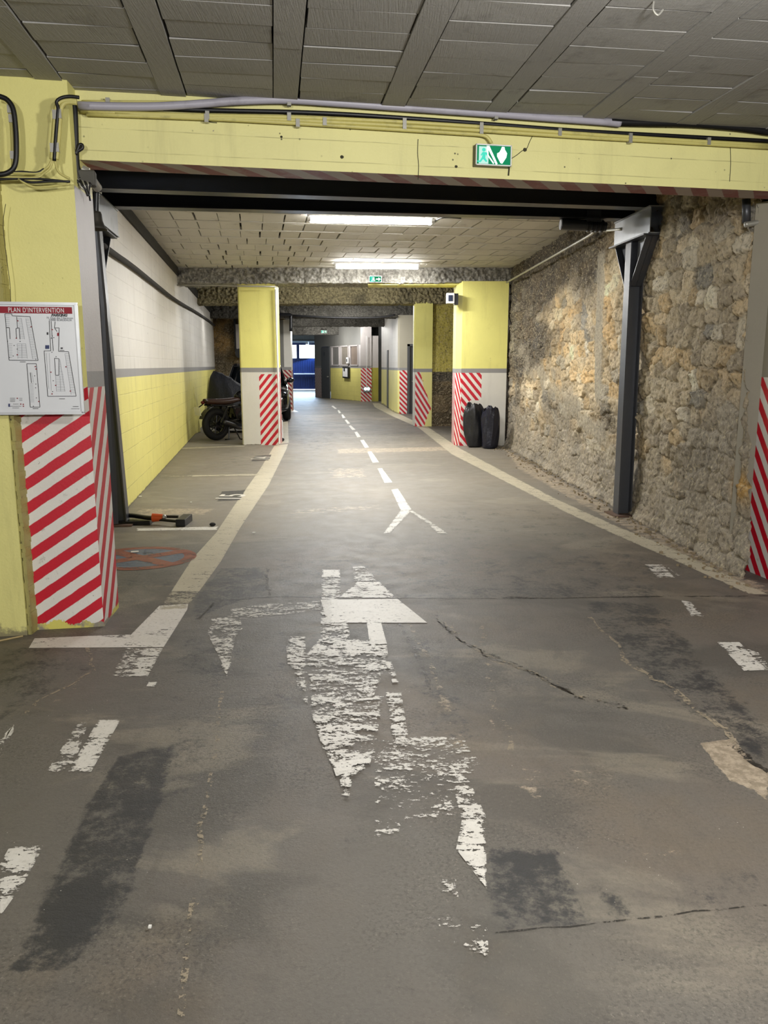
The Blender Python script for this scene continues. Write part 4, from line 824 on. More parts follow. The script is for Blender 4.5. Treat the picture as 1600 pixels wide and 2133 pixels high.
for k in range(6):
    a = BP(172 + k * 4, 378, .05); run('loose_cable', [(160 + k * 5, 366 + k * 3, .05), (168 + k * 4, 388 - k, .08), (180 + k, 398, .06), (188, 408 + k * 2, .03)], .005, BLACK if k % 2 else CONDG, 'one of the short tangled wires of the knot at the beam end', 'wire', 'tangled wires at the beam end', sm=4)
# bell-shaped lamp
ly = 5.0; t = thing('bell_lamp', A(200, 478, ly), 'dark bell-shaped lamp hanging beside the left pillar', 'lamp'); a = A(200, 400, ly); c = A(200, 478, ly); k = A(199, 441, ly)
MB().cyl(a, k, .02).build('stem', BLKP, t); MB().tube([a, a + Vector((.02, -.12, .02)), Vector((-1.70, 4.76, a.z + .01))], .014, 8).build('wall_arm', BLKP, t)
hz = k.z - c.z; MB().lathe(c, Z, [(.001, hz), (.034, hz), (.04, hz * .85), (.043, hz * .5), (.052, hz * .2), (.068, .004), (.066, 0), (.045, hz * .2), (.03, hz * .8)], 28).build('bell', mat('cast_bell', '#4b4842', .5, .4, dirt=.4), t, smooth=True)
run('wire', [(188, 432, 0), (176, 438, 0), (170, 452, 0), (172, 472, 0)], .004, BLKP, 'curved thin wire beside the bell lamp', 'wire', plane=lambda u, v, o: A(u, v, 4.95))
# wall cable on the left wall
WL = lambda u, v, off=0.0: PL(u, v, (WX(8.2) + off, 8.2, 0), (1, .158, 0))
run('wall_cable', [(205, 505), (244, 533), (262, 545), (285, 562), (310, 582), (335, 602), (358, 620), (385, 637), (408, 650), (435, 668), (458, 688)], [.03] * 11, mat('dusty_cable', '#25221f', .85, bump=.4), 'thick dusty cable sagging along the white block wall', plane=WL, off=.04, sm=3)
RW = lambda u, v, off=0.0: PL(u, v, (2.5 - off, 8.2, 0), (1, .0285, 0))
run('conduit', [(1056, 588), (1120, 552), (1180, 518), (1232, 488), (1240, 480), (1262, 480), (1296, 477)], .016, CONDG, 'grey conduit climbing along the top of the stone wall', 'conduit', plane=RW, off=.1, sm=4)
run('pipe', [(1555, 415), (1555, 464)], .03, STEELP, 'short upright pipe at the top of the stone wall', 'pipe', plane=lambda u, v, o: A(u, v, 5.85), sm=0); run('pipe', [(1552, 468), (1575, 464), (1615, 455)], .02, CONDG, 'grey pipe stub at the top corner of the stone wall', 'pipe', plane=lambda u, v, o: A(u, v, 5.8))
PB = lambda u, v, off=0.0: A(u, v, 15.0 - off)
run('conduit', [(363, 594), (440, 594), (500, 596), (575, 597)], .014, CONDG, 'white conduit under the first rough beam, ending at the yellow pillar', 'conduit', plane=PB, off=.04, sm=0)
tag(MB().tube([A(574, 603, 15.1), A(576, 680, 15.1), A(580, 800, 15.1), A(582, 924, 15.1)], .018, 8).build('conduit', WHTP), 'white upright conduit on the corner of the half striped pillar', 'conduit')
run('conduit', [(575, 656), (604, 656), (606, 662), (606, 690)], .05, BLKP, 'black bent pipe above the pillar behind the car', 'pipe', plane=lambda u, v, o: A(u, v, 25.0), sm=3)
run('cable', [(610, 657), (680, 661), (760, 662), (800, 660), (823, 656)], .03, BLKP, 'black cable sagging under the dark beam', plane=lambda u, v, o: A(u, v, 25.0))
# ------------------------------------------------------------------ site plan board
t = thing('site_plan_board', A(85, 862, 4.24), 'white emergency plan board with a red title bar on the yellow wall', 'sign')
ex = LWD; BPL = lambda u, v, o=.045: PL(u, v, LW0 + LWN * o, LWN); qa, qb = BPL(-14, 745), BPL(167, 745); W_ = (qb - qa).dot(ex); s1 = BPL(161, 632).z; s0 = BPL(174, 861).z; H_ = s1 - s0; bo = Vector((qa.x, qa.y, 0))
def BX(x, z, o=0): return bo + ex * x + LWN * o + Z * z
MB().ob(BX(0, s0), ex * W_, LWN * -.03, Z * H_).build('panel', mat('board_white', '#d9dbde', .3, bump=0, var=.03, vs=2), t)
f = MB(); fw = .014; AL = mat('aluminium_frame', '#c3c5c7', .35, .3, bump=0)
for p, w, h in (((-.004, s0 - .004), W_ + .008, fw), ((-.004, s1 - fw + .004), W_ + .008, fw), ((-.004, s0), fw, H_), ((W_ - fw + .004, s0), fw, H_)): f.ob(BX(p[0], p[1], .008), ex * w, LWN * -.02, Z * h)
f.build('frame', AL, t)
RED = mat('sign_red', '#8c0620', .6, bump=0, var=.02); INK = mat('sign_ink', '#26262a', .5, bump=0, var=.02); INKL = mat('sign_ink_pale', '#8a8c92', .5, bump=0); INKB = mat('sign_blue', '#1c2c5e', .5, bump=0)
def SP(x, y): return BX(x * W_, s1 - y * H_, .002)          # 0..1 across, 0..1 down
hb = MB().quad(SP(.02, .093), SP(.945, .093), SP(.945, .034), SP(.02, .034)).build('title_bar', RED, t)
text('title', "PLAN D'INTERVENTION", SP(.215, .084) + LWN * .001, .034, ex, Z, WHTP, t, sx=.685, bold=.0002, sp=1.13)
text('heading', 'PARKING', SP(.70, .118) + LWN * .001, .019, ex, Z, INK, t, shear=.3, sx=1.0, bold=.0008)
text('address', '71 Quai des Chartrons', SP(.645, .139) + LWN * .001, .0145, ex, Z, INKL, t, sx=.98); text('address', '33000 BORDEAUX', SP(.67, .158) + LWN * .001, .0145, ex, Z, INKL, t, sx=.98)
def sx_(px, py):                                    # crop pixels (1447 x 2133 of 0..190 x 600..880) to board point
    u = px / 1447 * 190; v = 600 + py / 2133 * 280; return BPL(u, v, .047)
def lines(name, segs, w, m):
    b = MB()
    for a, c in segs:
        a, c = sx_(*a), sx_(*c); d = (c - a); n = d.cross(LWN).normalized() * w / 2
        b.quad(a - n, c - n, c + n, a + n)
    return b.build(name, m, t)
def loop(p, close=True): return [(p[i], p[(i + 1) % len(p)]) for i in range(len(p) if close else len(p) - 1)]
lines('level_outline', loop([(78, 408), (186, 408), (192, 440), (478, 455), (604, 1150), (145, 1145)]) + [((265, 455), (278, 640)), ((104, 628), (150, 630)), ((150, 630), (160, 810)), ((255, 640), (305, 630)), ((305, 630), (318, 815)), ((255, 640), (262, 800))], .0028, INK)
lines('level_outline', loop([(425, 1200), (576, 1200), (634, 1890), (480, 1890)]) + [((480, 1340), (500, 1505))], .0028, INK)
lines('level_outline', loop([(780, 520), (806, 995), (700, 998), (758, 1718), (1208, 1716), (1088, 1010), (930, 1005), (938, 632), (865, 632), (874, 530)], False) + [((810, 525), (845, 1000)), ((865, 1115), (935, 1120)), ((935, 1120), (935, 1382)), ((935, 1382), (882, 1384)), ((865, 1115), (882, 1384)), ((868, 636), (905, 690))], .0028, INK)
seg = []
for k in range(13):
    y = 480 + k * 26; seg += [((285 + k * 3, y), (340 + k * 4, y + 3))]
for k in range(24): y = 490 + k * 27; seg += [((415 + k * 4.4, y), (468 + k * 5, y + 2))]
for k in range(9): y = 885 + k * 27; seg += [((275 + k, y), (345 + k * 2, y)), ((345 + k * 2, y), (408 + k * 3, y)), ((135, y), (195, y))]
for k in range(7): y = 440 + k * 30; seg += [((92, y), (155, y + 1))]
for k in range(24): y = 1040 + k * 27; seg += [((1030 + k * 4.2, y), (1090 + k * 4.6, y + 1))]
for k in range(10): y = 1400 + k * 26; seg += [((884 + k, y), (955, y)), ((955, y), (1010 + k * 3, y))]
for k in range(10): y = 1140 + k * 26; seg += [((940, y), (950 + k * 6, y))]
for k in range(14): y = 1520 + k * 22; seg += [((470 + k, y), (530 + k, y))]
seg += [((340, 480), (390, 815)), ((408, 480), (520, 1130)), ((345, 885), (350, 1120)), ((408, 885), (435, 1120)), ((272, 885), (285, 1120)), ((735, 1030), (775, 1600)), ((780, 1030), (815, 1630)), ((1030, 1040), (1130, 1690)), ((950, 1390), (965, 1640)), ((884, 1390), (895, 1640)), ((950, 1130), (1030, 1640)), ((500, 1340), (535, 1500))]
lines('bay_drawing', seg, .0012, INKL)
b = MB(); bk = MB(); bb = MB()
def dot(m, px, py, w=22, h=18): q = [sx_(px - w / 2, py + h / 2), sx_(px + w / 2, py + h / 2), sx_(px + w / 2, py - h / 2), sx_(px - w / 2, py - h / 2)]; m.quad(*[p + LWN * .0006 for p in q])
dot(b, 920, 735, 26, 50)
for p in ((283, 520), (494, 615), (260, 797), (275, 1060), (1047, 1250), (885, 1545), (826, 1680), (808, 1335), (1117, 1635), (560, 1245), (572, 1285), (615, 1800), (275, 1750), (330, 1842), (370, 1845), (372, 1875), (830, 660)): dot(b, *p, 20, 16)
for p in ((120, 842), (320, 846), (225, 912), (210, 1078), (275, 968), (855, 785), (825, 1018), (845, 1470), (835, 1643), (550, 1392), (566, 1583), (578, 1743), (530, 1875), (890, 1090), (570, 1524), (815, 795), (830, 760), (150, 1100), (570, 1130)): dot(bk, *p, 14, 12)
for y in (1745, 1760, 1775, 1790, 1802): dot(bk, 200, y, 80, 4)
for y, w in ((1842, 90), (1875, 180), (1903, 110)): dot(bk, 250, y, w, 5)
for y in (1750, 1768, 1785): dot(bk, 330, y, 50, 4)
dot(bk, 362, 1172, 90, 8); dot(bk, 565, 1912, 90, 8); dot(bk, 985, 1758, 90, 8); dot(bk, 1200, 1880, 90, 8); dot(bk, 1195, 1915, 130, 5); dot(bk, 755, 722, 26, 40); dot(bk, 980, 955, 34, 24); dot(bk, 985, 990, 70, 8)
dot(bb, 750, 936, 64, 58); dot(bb, 146, 1860, 26, 50)
def join(*ms):
    o = MB()
    for k, m in enumerate(ms): o.add(m.v, m.f, k)
    return o
join(b, bk, bb).build('plan_symbols', [RED, INK, INKB], t)
# ------------------------------------------------------------------ exit signs
GRN = emit('sign_green_lit', '#1e8a5c', .7); GWH = emit('sign_white_lit', '#dff5ea', 1.5); GTL = emit('sign_teal_lit', '#45c8ae', .9)
def exit_sign(p0, ex, ez, w, h, dep, lab, full=True, group='lit exit signs'):
    ex, ez, p0 = Vector(ex).normalized(), Vector(ez), Vector(p0); n = Vector((ex.y, -ex.x, 0))
    t = thing('exit_sign', p0 + ex * w / 2, lab, 'exit sign', group)
    MB().ob(p0, ex * w, n * -dep, ez * h).build('housing', BLKP, t); o = p0 + n * .004
    f = MB(); g = w * .028
    for a, c in (((0, 0), (w, g)), ((0, h - g), (w, g)), ((0, 0), (g, h)), ((w - g, 0), (g, h))): f.ob(p0 + ex * a[0] + ez * a[1] + n * .002, ex * c[0], n * .01, ez * c[1])
    f.build('frame', WHTP, t)
    def q(pts, m, nm, k): b = MB().add([o + ex * (x * w) + ez * (y * h) + n * k for x, y in pts], [tuple(range(len(pts)))]); b.build(nm, m, t)
    q([(.03, .03), (.97, .03), (.97, .97), (.03, .97)], GRN, 'face', 0)
    # doorway, running figure and arrow
    q([(.09, .08), (.36, .08), (.36, .9), (.09, .9)], GTL if not full else emit('sign_pale_lit', '#b8e2d4', .8), 'doorway', .0006)
    if full:
        q([(.30, .93), (.38, .93), (.62, .1), (.57, .06)], GWH, 'door_edge', .0012); q([(.34, .86), (.36, .5), (.52, .14), (.5, .08), (.33, .46), (.3, .86)], GWH, 'door_edge', .0014)
        c = [(.225 + .05 * math.cos(a), .74 + .09 * math.sin(a)) for a in np.linspace(0, 6.1, 14)]; q(c, GTL, 'figure_head', .0014)
        q([(.14, .5), (.2, .64), (.31, .62), (.36, .48), (.33, .44), (.28, .53), (.27, .36), (.33, .2), (.29, .16), (.21, .3), (.14, .14), (.05, .16), (.05, .22), (.12, .22), (.18, .4), (.19, .52), (.16, .44)], GTL, 'figure', .0012)
        q([(.73, .92), (.8, .92), (.82, .78), (.88, .62), (.86, .42), (.75, .12), (.7, .14), (.6, .46), (.6, .6), (.66, .66), (.7, .78)], GWH, 'arrow', .0012)
    else:
        q([(.15, .2), (.3, .3), (.45, .2), (.5, .3), (.4, .5), (.45, .7), (.38, .8), (.25, .72), (.3, .5)], GWH, 'figure', .0012); q([(.55, .4), (.75, .4), (.75, .2), (.93, .5), (.75, .8), (.75, .6), (.55, .6)], GWH, 'arrow', .0012)
    return t
c0 = BP(990, 344, .05); c1 = BP(1064, 346, .05); c2 = BP(991, 300, .05)
exit_sign(c0, BD, Z, (c1 - c0).length, c2.z - c0.z, .045, 'green lit exit sign on the yellow beam')
a, c, e = A(769, 588, 14.93), A(795, 589, 14.93), A(769, 575, 14.93); exit_sign(a, (1, 0, 0), Z, c.x - a.x, e.z - a.z, .06, 'small pale green exit sign on the first rough beam', False)
a, c, e = A(669, 694, 36.05), A(681, 694, 36.05), A(669, 688, 36.05); exit_sign(a, (1, 0, 0), Z, c.x - a.x, e.z - a.z, .06, 'tiny exit sign on the farthest dark beam', False)
# ------------------------------------------------------------------ lamps and unseen fill lights
TUBE = emit('tube_light', '#fffcf6', 60.0)
def area(p, sx, sy, e, col, rot=(0, 0, 0)):
    l = bpy.data.lights.new('tube_and_fill_light', 'AREA'); l.shape = 'RECTANGLE'; l.size = sx; l.size_y = sy; l.energy = e; l.color = col
    o = bpy.data.objects.new('tube_and_fill_light', l); COL.objects.link(o); o.location = p; o.rotation_euler = rot; return o
def tube_lamp(c, ln, rz, lab, z):
    t = thing('tube_lamp', (c[0], c[1], z - .1), lab, 'lamp', 'tube lamps under the ceiling'); d = Vector((math.cos(rz), math.sin(rz), 0)); c = Vector((c[0], c[1], z)); n = Vector((-d.y, d.x, 0))
    MB().ob(c - d * ln / 2 - n * .035 - Z * .03, d * ln, n * .07, Z * .03).build('housing', WHTP, t)
    MB().tube([c - d * (ln / 2 - .04) - Z * .075, c + d * (ln / 2 - .04) - Z * .075], .03, 14).build('tube', TUBE, t, smooth=True)
    for k in (-1, 1): MB().cyl(c + d * k * (ln / 2 - .04) - Z * .065, c + d * k * (ln / 2) - Z * .065, .035).build('end_cap', WHTP, t)
    l = area(c - Z * .108, ln - .1, .05, 92, (1, .99, .96), (0, 0, rz)); return t
a, c = F(640, 457, C2 - .07), F(905, 461, C2 - .07); m_ = (a + c) / 2; tube_lamp((m_.x, m_.y), (c - a).length, .1, 'bright tube lamp nearest the steel joists', C2 - .005)
a, c = F(694, 549, C2 - .07), F(887, 552, C2 - .07); m_ = (a + c) / 2; m_.y = 14.2; tube_lamp((-.12, 14.25), 1.5, .06, 'bright tube lamp beside the first rough beam', C2 - .005)
a, c = F(668, 634, 3.3), F(757, 636, 3.3); tube_lamp(((a + c).x / 2, 23.6), 1.4, .0, 'distant tube lamp beyond the tan beam', 3.4)
run('cable', [(905, 462), (915, 455), (935, 452), (960, 454)], .012, BLKP, 'black flex at the end of the nearest tube lamp', plane=lambda u, v, o: F(u, v, C2 - .06))
WARM = (1, .985, .95)
def point_light(p, e, r=.12):
    l = bpy.data.lights.new('unseen_light', 'POINT'); l.energy = e; l.color = WARM; l.shadow_soft_size = r
    o = bpy.data.objects.new('unseen_light', l); COL.objects.link(o); o.location = p; return o
point_light((1.2, 1.9, 2.48), 120); point_light((-.9, -2.4, 2.2), 290); point_light((2.4, -2.2, 2.2), 220)
area((-3.9, 21.9, 2.95), 1.2, .12, 12, WARM); point_light((-.9, 17.9, 3.1), 95); point_light((-.3, 22.6, 3.1), 60); point_light((-2.7, 28.6, 2.6), 75); point_light((-1.5, 33.2, 3.1), 70); point_light((-2.6, 34.9, 2.5), 70)  # unseen fill lights added between the far beams to brighten the far bays
area((-5.1, 47.6, 2.3), 2.6, .8, 420, (.55, .75, 1), (math.radians(-60), 0, .12))  # blue area light added to stand in for daylight from the door windows
# emergency lamp on the right pillar, twin lamp on the booth pier
t = thing('emergency_lamp', A(938, 634, 14.9), 'small white boxed lamp at the top corner of the right pillar', 'lamp'); a, c, e = A(930, 632, 14.85), A(947, 632, 14.85), A(930, 610, 14.85)
MB().ob(a, (c.x - a.x, 0, 0), (0, .12, 0), (0, 0, e.z - a.z)).build('housing', WHTP, t, bevel=.01); MB().ob(a + Vector((.035, -.008, .04)), (c.x - a.x - .07, 0, 0), (0, .02, 0), (0, 0, e.z - a.z - .08)).build('lens', mat('dark_lens', '#2a3145', .15, bump=0), t); MB().ob(c + Vector((0, .03, -.02)), (.07, 0, 0), (0, .2, 0), (0, 0, .2)).build('bracket', BLKP, t)
t = thing('twin_spot_lamp', A(764, 817, 34.0), 'twin emergency spot lamp on the striped booth pier', 'lamp'); a, c, e = A(757, 817, 33.95), A(772, 817, 33.95), A(757, 806, 33.95)
MB().ob(a, (c.x - a.x, 0, 0), (0, .1, 0), (0, 0, e.z - a.z)).build('housing', mat('lamp_grey', '#6a6c6c', .5), t, bevel=.01)
for u in (761.5, 767.5): MB().cyl(A(u, 810, 33.94), A(u, 810, 33.85), .06, .07).build('spot', emit('spot_lens_%d' % u, '#e6f6f2', 1.2), t)
MB().cyl(A(763.5, 700, 33.95), A(763.5, 806, 33.95), .012).build('cord', WHTP, t)
t = thing('notice_box', A(719, 790, 35.8), 'white notice box mounted under the middle booth window', 'notice'); pb = lambda u, v: PL(u, v, bp0 + bnv * .1, bnv)
a, c, e = pb(713.5, 787), pb(725.5, 788), pb(713.5, 764); MB().ob(a, c - a, bnv * -.08, Z * (e.z - a.z)).build('case', BLKP, t); MB().ob(a + bd * .06 + Z * .06 + bnv * .005, (c - a) - bd * .12, bnv * .01, Z * (e.z - a.z - .12)).build('sheet', WHTP, t); MB().ob(pb(717, 773) + bnv * .02, bd * .12, bnv * .01, Z * .14).build('emblem', INK, t)
t = thing('intercom', pb(723, 757), 'small white panel fixed between the booth windows', 'panel'); MB().ob(pb(721, 757), bd * .22, bnv * -.06, Z * .26).build('case', WHTP, t); MB().ob(pb(722, 753.5) + bnv * .006, bd * .06, bnv * .01, Z * .12).build('display', INK, t)
# ------------------------------------------------------------------ cylinder motor under the joist
t = thing('tubular_motor', (2.1, 8.3, 2.87), 'grey cylindrical motor under the far steel joist', 'motor'); a, c = A(1168, 467, 8.32), A(1222, 470, 8.34); dM = (c - a).normalized(); c2 = c + dM * .2
MB().cyl(a, c, .055, n=24).build('barrel', STEELP, t, smooth=False); MB().cyl(a - dM * .004, a, .045, n=20).build('end_face', BLKP, t)
f = MB()
for k in range(4): f.cyl(c + dM * (.01 + k * .045), c + dM * (.032 + k * .045), .062, n=20)
f.build('ring', BLKP, t); MB().cyl(c, c2, .045).build('shaft', STEELP, t); MB().ob(c + dM * .02 + Vector((-.03, -.05, .03)), (.14, .0, 0), (0, .1, 0), (0, 0, .11)).build('bracket', STEELP, t)
# ------------------------------------------------------------------ electric box on the back wall
t = thing('meter_box', A(497, 730, 26.7), 'pale meter box on the bare stone wall', 'box'); a, c, e = A(492, 727, 26.7), A(512, 727, 26.7), A(492, 675, 26.7)
MB().ob(a, (c.x - a.x, 0, 0), (0, .2, 0), (0, 0, e.z - a.z)).build('case', LILAC, t, bevel=.015); MB().ob(a + Vector((-.06, .05, -.1)), (.06, 0, 0), (0, .1, 0), (0, 0, 1.3)).build('duct', BLKP, t); MB().cyl(A(500, 736, 26.65), A(500, 736, 26.8), .16).build('reel', BLKP, t)
# leaning board
a = [A(u, v, y) for u, v, y in ((400, 806, 17.4), (398, 908, 17.1), (412, 900, 17.2))]
o = MB().prism([F(398, 906) + Vector((0, 0, .0)), F(416, 900), A(401, 806, F(398, 906).y + .25)], (.02, .03, 0)).build('board', YELWALL); tag(o, 'narrow triangular board leaning on the yellow block wall', 'board')
# ------------------------------------------------------------------ rubbish bags
def plastic(name, col, rough=.28):
    b = N(name); return b.done(b.pbr(b.mix(b.noise(3, 4), C(col), tuple(x * 1.7 for x in C(col)[:3]) + (1,)), rough, 0, b.bump(b.m('ADD', b.noise(9, 6, .6, (1, 1, .35)), b.m('MULTIPLY', b.noise(30, 4), .3)), .6, .03)))
def bag(p, rx, ry, h, seed, m, lab, bulge, tilt):
    rs = random.Random(seed); n = 44; L = 26; ph = [rs.uniform(0, 6.3) for _ in range(4)]; b = MB(); vs = []; fs = []
    t = thing('rubbish_bag', p, lab, 'bag', 'black rubbish bags by the pillar'); p = Vector(p)
    for i in range(L + 1):
        z = i / L; r = bulge(z); zt = z * (1 if i < L - 4 else 1)
        for k in range(n):
            a = 2 * math.pi * k / n
            w = 1 + .07 * math.sin(5 * a + ph[0] + 2 * z) * (.2 + z) + .045 * math.sin(11 * a + ph[1] - z * 4) * (.3 + z) + .06 * math.sin(3 * a + ph[2] + z * 5)
            vs.append(p + Vector((rx * r * w * math.cos(a) + tilt * z * h, ry * r * w * math.sin(a), h * z + (.04 * math.sin(2 * a + ph[3]) + .02 * math.sin(5 * a + ph[1])) * z ** 2)))
    for i in range(L):
        for k in range(n): fs.append((i * n + k, i * n + (k + 1) % n, (i + 1) * n + (k + 1) % n, (i + 1) * n + k))
    fs.append(tuple(reversed(range(n)))); b.add(vs, fs); b.build('body', m, t, smooth=True, sub=1)
    top = vs[-n:]; c = sum(top, Vector()) / n; b = MB(); N2 = 7
    for j in range(N2 + 1):                        # crumpled rim folded over the mouth
        s = 1.03 - .06 * j if j < 3 else .9 - .12 * (j - 3); zo = (-.06, .012, .03, .012, -.03, -.06, -.08, -.09)[j]
        b.v += [c + (q - c) * s + Vector((0, 0, zo + .016 * math.sin(k * 1.9 + j))) for k, q in enumerate(top)]
    for j in range(N2):
        for k in range(n): b.f.append([j * n + k, j * n + (k + 1) % n, (j + 1) * n + (k + 1) % n, (j + 1) * n + k]); b.m.append(0); b.uv.append(None)
    b.f.append([N2 * n + k for k in range(n)]); b.m.append(0); b.uv.append(None)
    b.build('rim', m, t, smooth=True, sub=1); return t
p = F(987, 931); q = F(1013, 932)
bag((p.x + .01, 14.76, 0), .2, .16, .76, 3, plastic('black_bag_plastic', '#15161a', .4), 'matt black rubbish bag against the right pillar, left of the pair', lambda z: float(np.interp(z, [0, .08, .3, .55, .8, .93, 1], [.62, .72, .92, 1.0, .98, .9, .72])), -.04)
bag((q.x + .035, 14.52, 0), .165, .15, .71, 8, plastic('navy_bag_plastic', '#0f1120', .25), 'shiny black rubbish bag beside the stone wall, right of the pair', lambda z: float(np.interp(z, [0, .08, .3, .6, .85, 1], [.8, .9, .95, .98, 1.0, .92])), .02)
# ------------------------------------------------------------------ folded parking barrier
bp = F(300, 1092); t = thing('parking_barrier', (bp.x, bp.y, 0), 'black folded parking barrier with an orange lock beside the steel post', 'barrier'); KP = mat('barrier_black', '#121214', .4, .3); OR = mat('orange_plastic', '#c8501c', .4)
a, c = F(250, 1092), F(375, 1094)
MB().ob((a.x - .12, a.y - .06, 0), (.42, .02, 0), (-.01, .16, 0), (0, 0, .035)).build('base', KP, t)
f = MB(); s = F(322, 1088); e1, e2 = F(372, 1086), F(372, 1096)
f.tube([Vector((s.x, s.y + .05, .05)), Vector((e1.x, e1.y + .0, .045))], .014, 8); f.tube([Vector((s.x, s.y - .08, .05)), Vector((e2.x, e2.y - .0, .045))], .014, 8); f.build('arm', KP, t)
MB().ob((e2.x - .02, e2.y - .03, .0), (.09, .0, 0), (.0, e1.y - e2.y + .06, 0), (0, 0, .07)).build('crossbar', KP, t, bevel=.006)
o = F(325, 1092); MB().cyl((o.x - .03, o.y, .065), (o.x + .07, o.y, .065), .042, .034).build('lock', OR, t); MB().ell((o.x + .08, o.y, .07), (.025, .025, .025)).build('lock_cap', CONDG, t, smooth=True)
MB().tube([Vector((a.x - .1, a.y + .04, .05)), Vector((a.x + .05, a.y + .09, .07)), Vector((a.x + .25, a.y + .02, .06)), Vector((o.x - .03, o.y, .06))], .022, 8, sm=4).build('spring_hinge', KP, t)
# litter
PAP = mat('paper_scrap', '#e6e4de', .6, bump=0)
for (u, v, sx, sy, rz) in ((281, 1152, .06, .025, .3), (292, 1036, .03, .025, 0), (398, 1048, .02, .02, 0), (529, 1112, .025, .02, 0), (313, 1938, .008, .008, 0)):
    p = F(u, v); o = MB().box((p.x, p.y, .012), (sx, sy, .006), rz).build('paper_scrap', PAP); tag(o, 'white scrap of litter on the %s' % {281: 'faded red floor circle', 292: 'floor near the yellow block wall', 398: 'floor beside the bay number', 529: 'lane beside the left edge line', 313: 'dark stained foreground floor'}[u], 'litter', 'scraps of litter')
p, q = F(-5, 1340), F(48, 1329); tag(MB().cyl((p.x, p.y, .012), (q.x, q.y, .012), .005, n=6).build('stick', mat('dry_stick', '#a89468', .7)), 'thin dry stick on the floor under the yellow wall', 'stick')
p = F(443, 1096); tag(MB().ell((p.x, p.y, .018), (.03, .025, .018)).build('stone', mat('dark_pebble', '#1e1d1c', .8), smooth=True), 'dark pebble at the end of the near bay line', 'stone')
rs = random.Random(5); b = MB()
for k in range(420):                               # sandy grit along the foot of the stone wall
    y = rs.uniform(5.2, 14.8); x = RX(y) - .1 - abs(rs.gauss(0, .12)); r = rs.uniform(.003, .012); b.box((x, y, r * .8), (r * 2, r * rs.uniform(1, 2.4), r * 1.5), rs.uniform(0, 3))
tag(b.build('gravel', mat('sandy_grit', '#8d7f66', .9, var=.5, vs=3)), 'sandy crumbs along the foot of the stone wall', 'grit', None, 'stuff')
# ------------------------------------------------------------------ motorcycle (rear wheel at the left, front behind the pillar)
my = 16.15; mx = A(450, 880, my).x; t = thing('motorcycle', (mx, my, 0), 'black retro motorcycle with a brown seat behind the half striped pillar', 'motorcycle')
TY = mat('tyre_rubber', '#0e0e0f', .75, bump=.2); KB = mat('black_enamel', '#0b0b0d', .25, bump=0); CH = mat('worn_chrome', '#8e8e90', .25, 1, bump=0); BR = mat('brown_leather', '#3a2218', .4, bump=.2)
def wheel(cx, cy, r, w, parent, axis=(0, 1, 0), rim='#2c2c2f', spokes=10):
    c = Vector((cx, cy, r)); ax = Vector(axis)
    o = MB().lathe(c, ax, [(r * .66, -w * .42), (r * .8, -w * .5), (r * .93, -w * .42), (r, -w * .15), (r, w * .15), (r * .93, w * .42), (r * .8, w * .5), (r * .66, w * .42)], 40, closed=True).build('wheel', TY, parent, smooth=True)
    RM = mat('wheel_rim', rim, .3, .8, bump=0)
    MB().lathe(c, ax, [(r * .67, -w * .36), (r * .67, w * .36), (r * .58, w * .3), (r * .58, -w * .3)], 36, closed=True).build('rim', RM, o, smooth=True)
    f = MB(); f.cyl(c - ax * w * .5, c + ax * w * .5, r * .16)
    u = ax.orthogonal().normalized(); v = ax.cross(u)
    for k in range(spokes):
        a = 2 * math.pi * k / spokes; d = u * math.cos(a) + v * math.sin(a); f.tube([c + d * r * .14, c + d * r * .6], r * .035, 6)
    f.build('hub', RM, o); return o
wheel(mx, my, .325, .14, t); wheel(mx + 1.36, my, .325, .12, t); t.rotation_euler = (0, 0, math.radians(47))
def X(dx, z, dy=0): return Vector((mx + dx, my + dy, z))
f = MB()
for s in (-.11, .11): f.tube([X(0, .325, s), X(.5, .42, s)], .025, 8); f.tube([X(.05, .36, s), X(.22, .68, s)], .024, 10)
f.build('swingarm', KB, t)
f = MB()
for s in (-.12, .12): f.tube([X(-.18, .72, s), X(.25, .7, s), X(.5, .66, s), X(.95, .78, s * .5), X(1.12, .92, s * .3)], .018, 8, sm=4); f.tube([X(1.12, .85, s * .3), X(.9, .4, s), X(.5, .34, s), X(.35, .68, s)], .018, 8, sm=4)
f.build('frame', KB, t)
f = MB(); f.ell(X(.62, .48), (.24, .2, .16), 18, 12).ell(X(.75, .62), (.12, .16, .16), 14, 10); f.box(X(.5, .55), (.2, .26, .18))
for k in range(6): f.box(X(.76, .55 + k * .03), (.22, .24, .012))
f.build('engine', KB, t)
MB().ell(X(.78, .88), (.3, .14, .13), 20, 14, fn=lambda p: Vector((p.x, p.y * (1 - .25 * p.x / .3 * -1) if p.x < 0 else p.y, p.z))).build('fuel_tank', KB, t, smooth=True)
st = []
f = MB(); NS_ = 16; prof = []
for i in range(NS_ + 1):
    s = i / NS_; x = -.26 + .8 * s; w = .07 + .075 * math.sin(min(1, s * 1.8) * 1.5) - .03 * max(0, s - .7) * 3; z = .80 - .035 * math.sin(s * 3.1) + .015 * s; hh = .05 + .02 * math.sin(s * 3.1)
    for k in range(12):
        a = 2 * math.pi * k / 12; f.v.append(X(x, z + math.sin(a) * hh, math.cos(a) * w))
for i in range(NS_):
    for k in range(12): f.f.append([i * 12 + k, i * 12 + (k + 1) % 12, (i + 1) * 12 + (k + 1) % 12, (i + 1) * 12 + k]); f.m.append(0); f.uv.append(None)
f.f += [list(range(12)), [NS_ * 12 + 11 - k for k in range(12)]]; f.m += [0, 0]; f.uv += [None, None]
f.build('seat', BR, t, smooth=True)
MB().ell(X(-.3, .775), (.04, .05, .035)).build('tail_light', mat('tail_red', '#5a0d10', .2, bump=0), t, smooth=True)
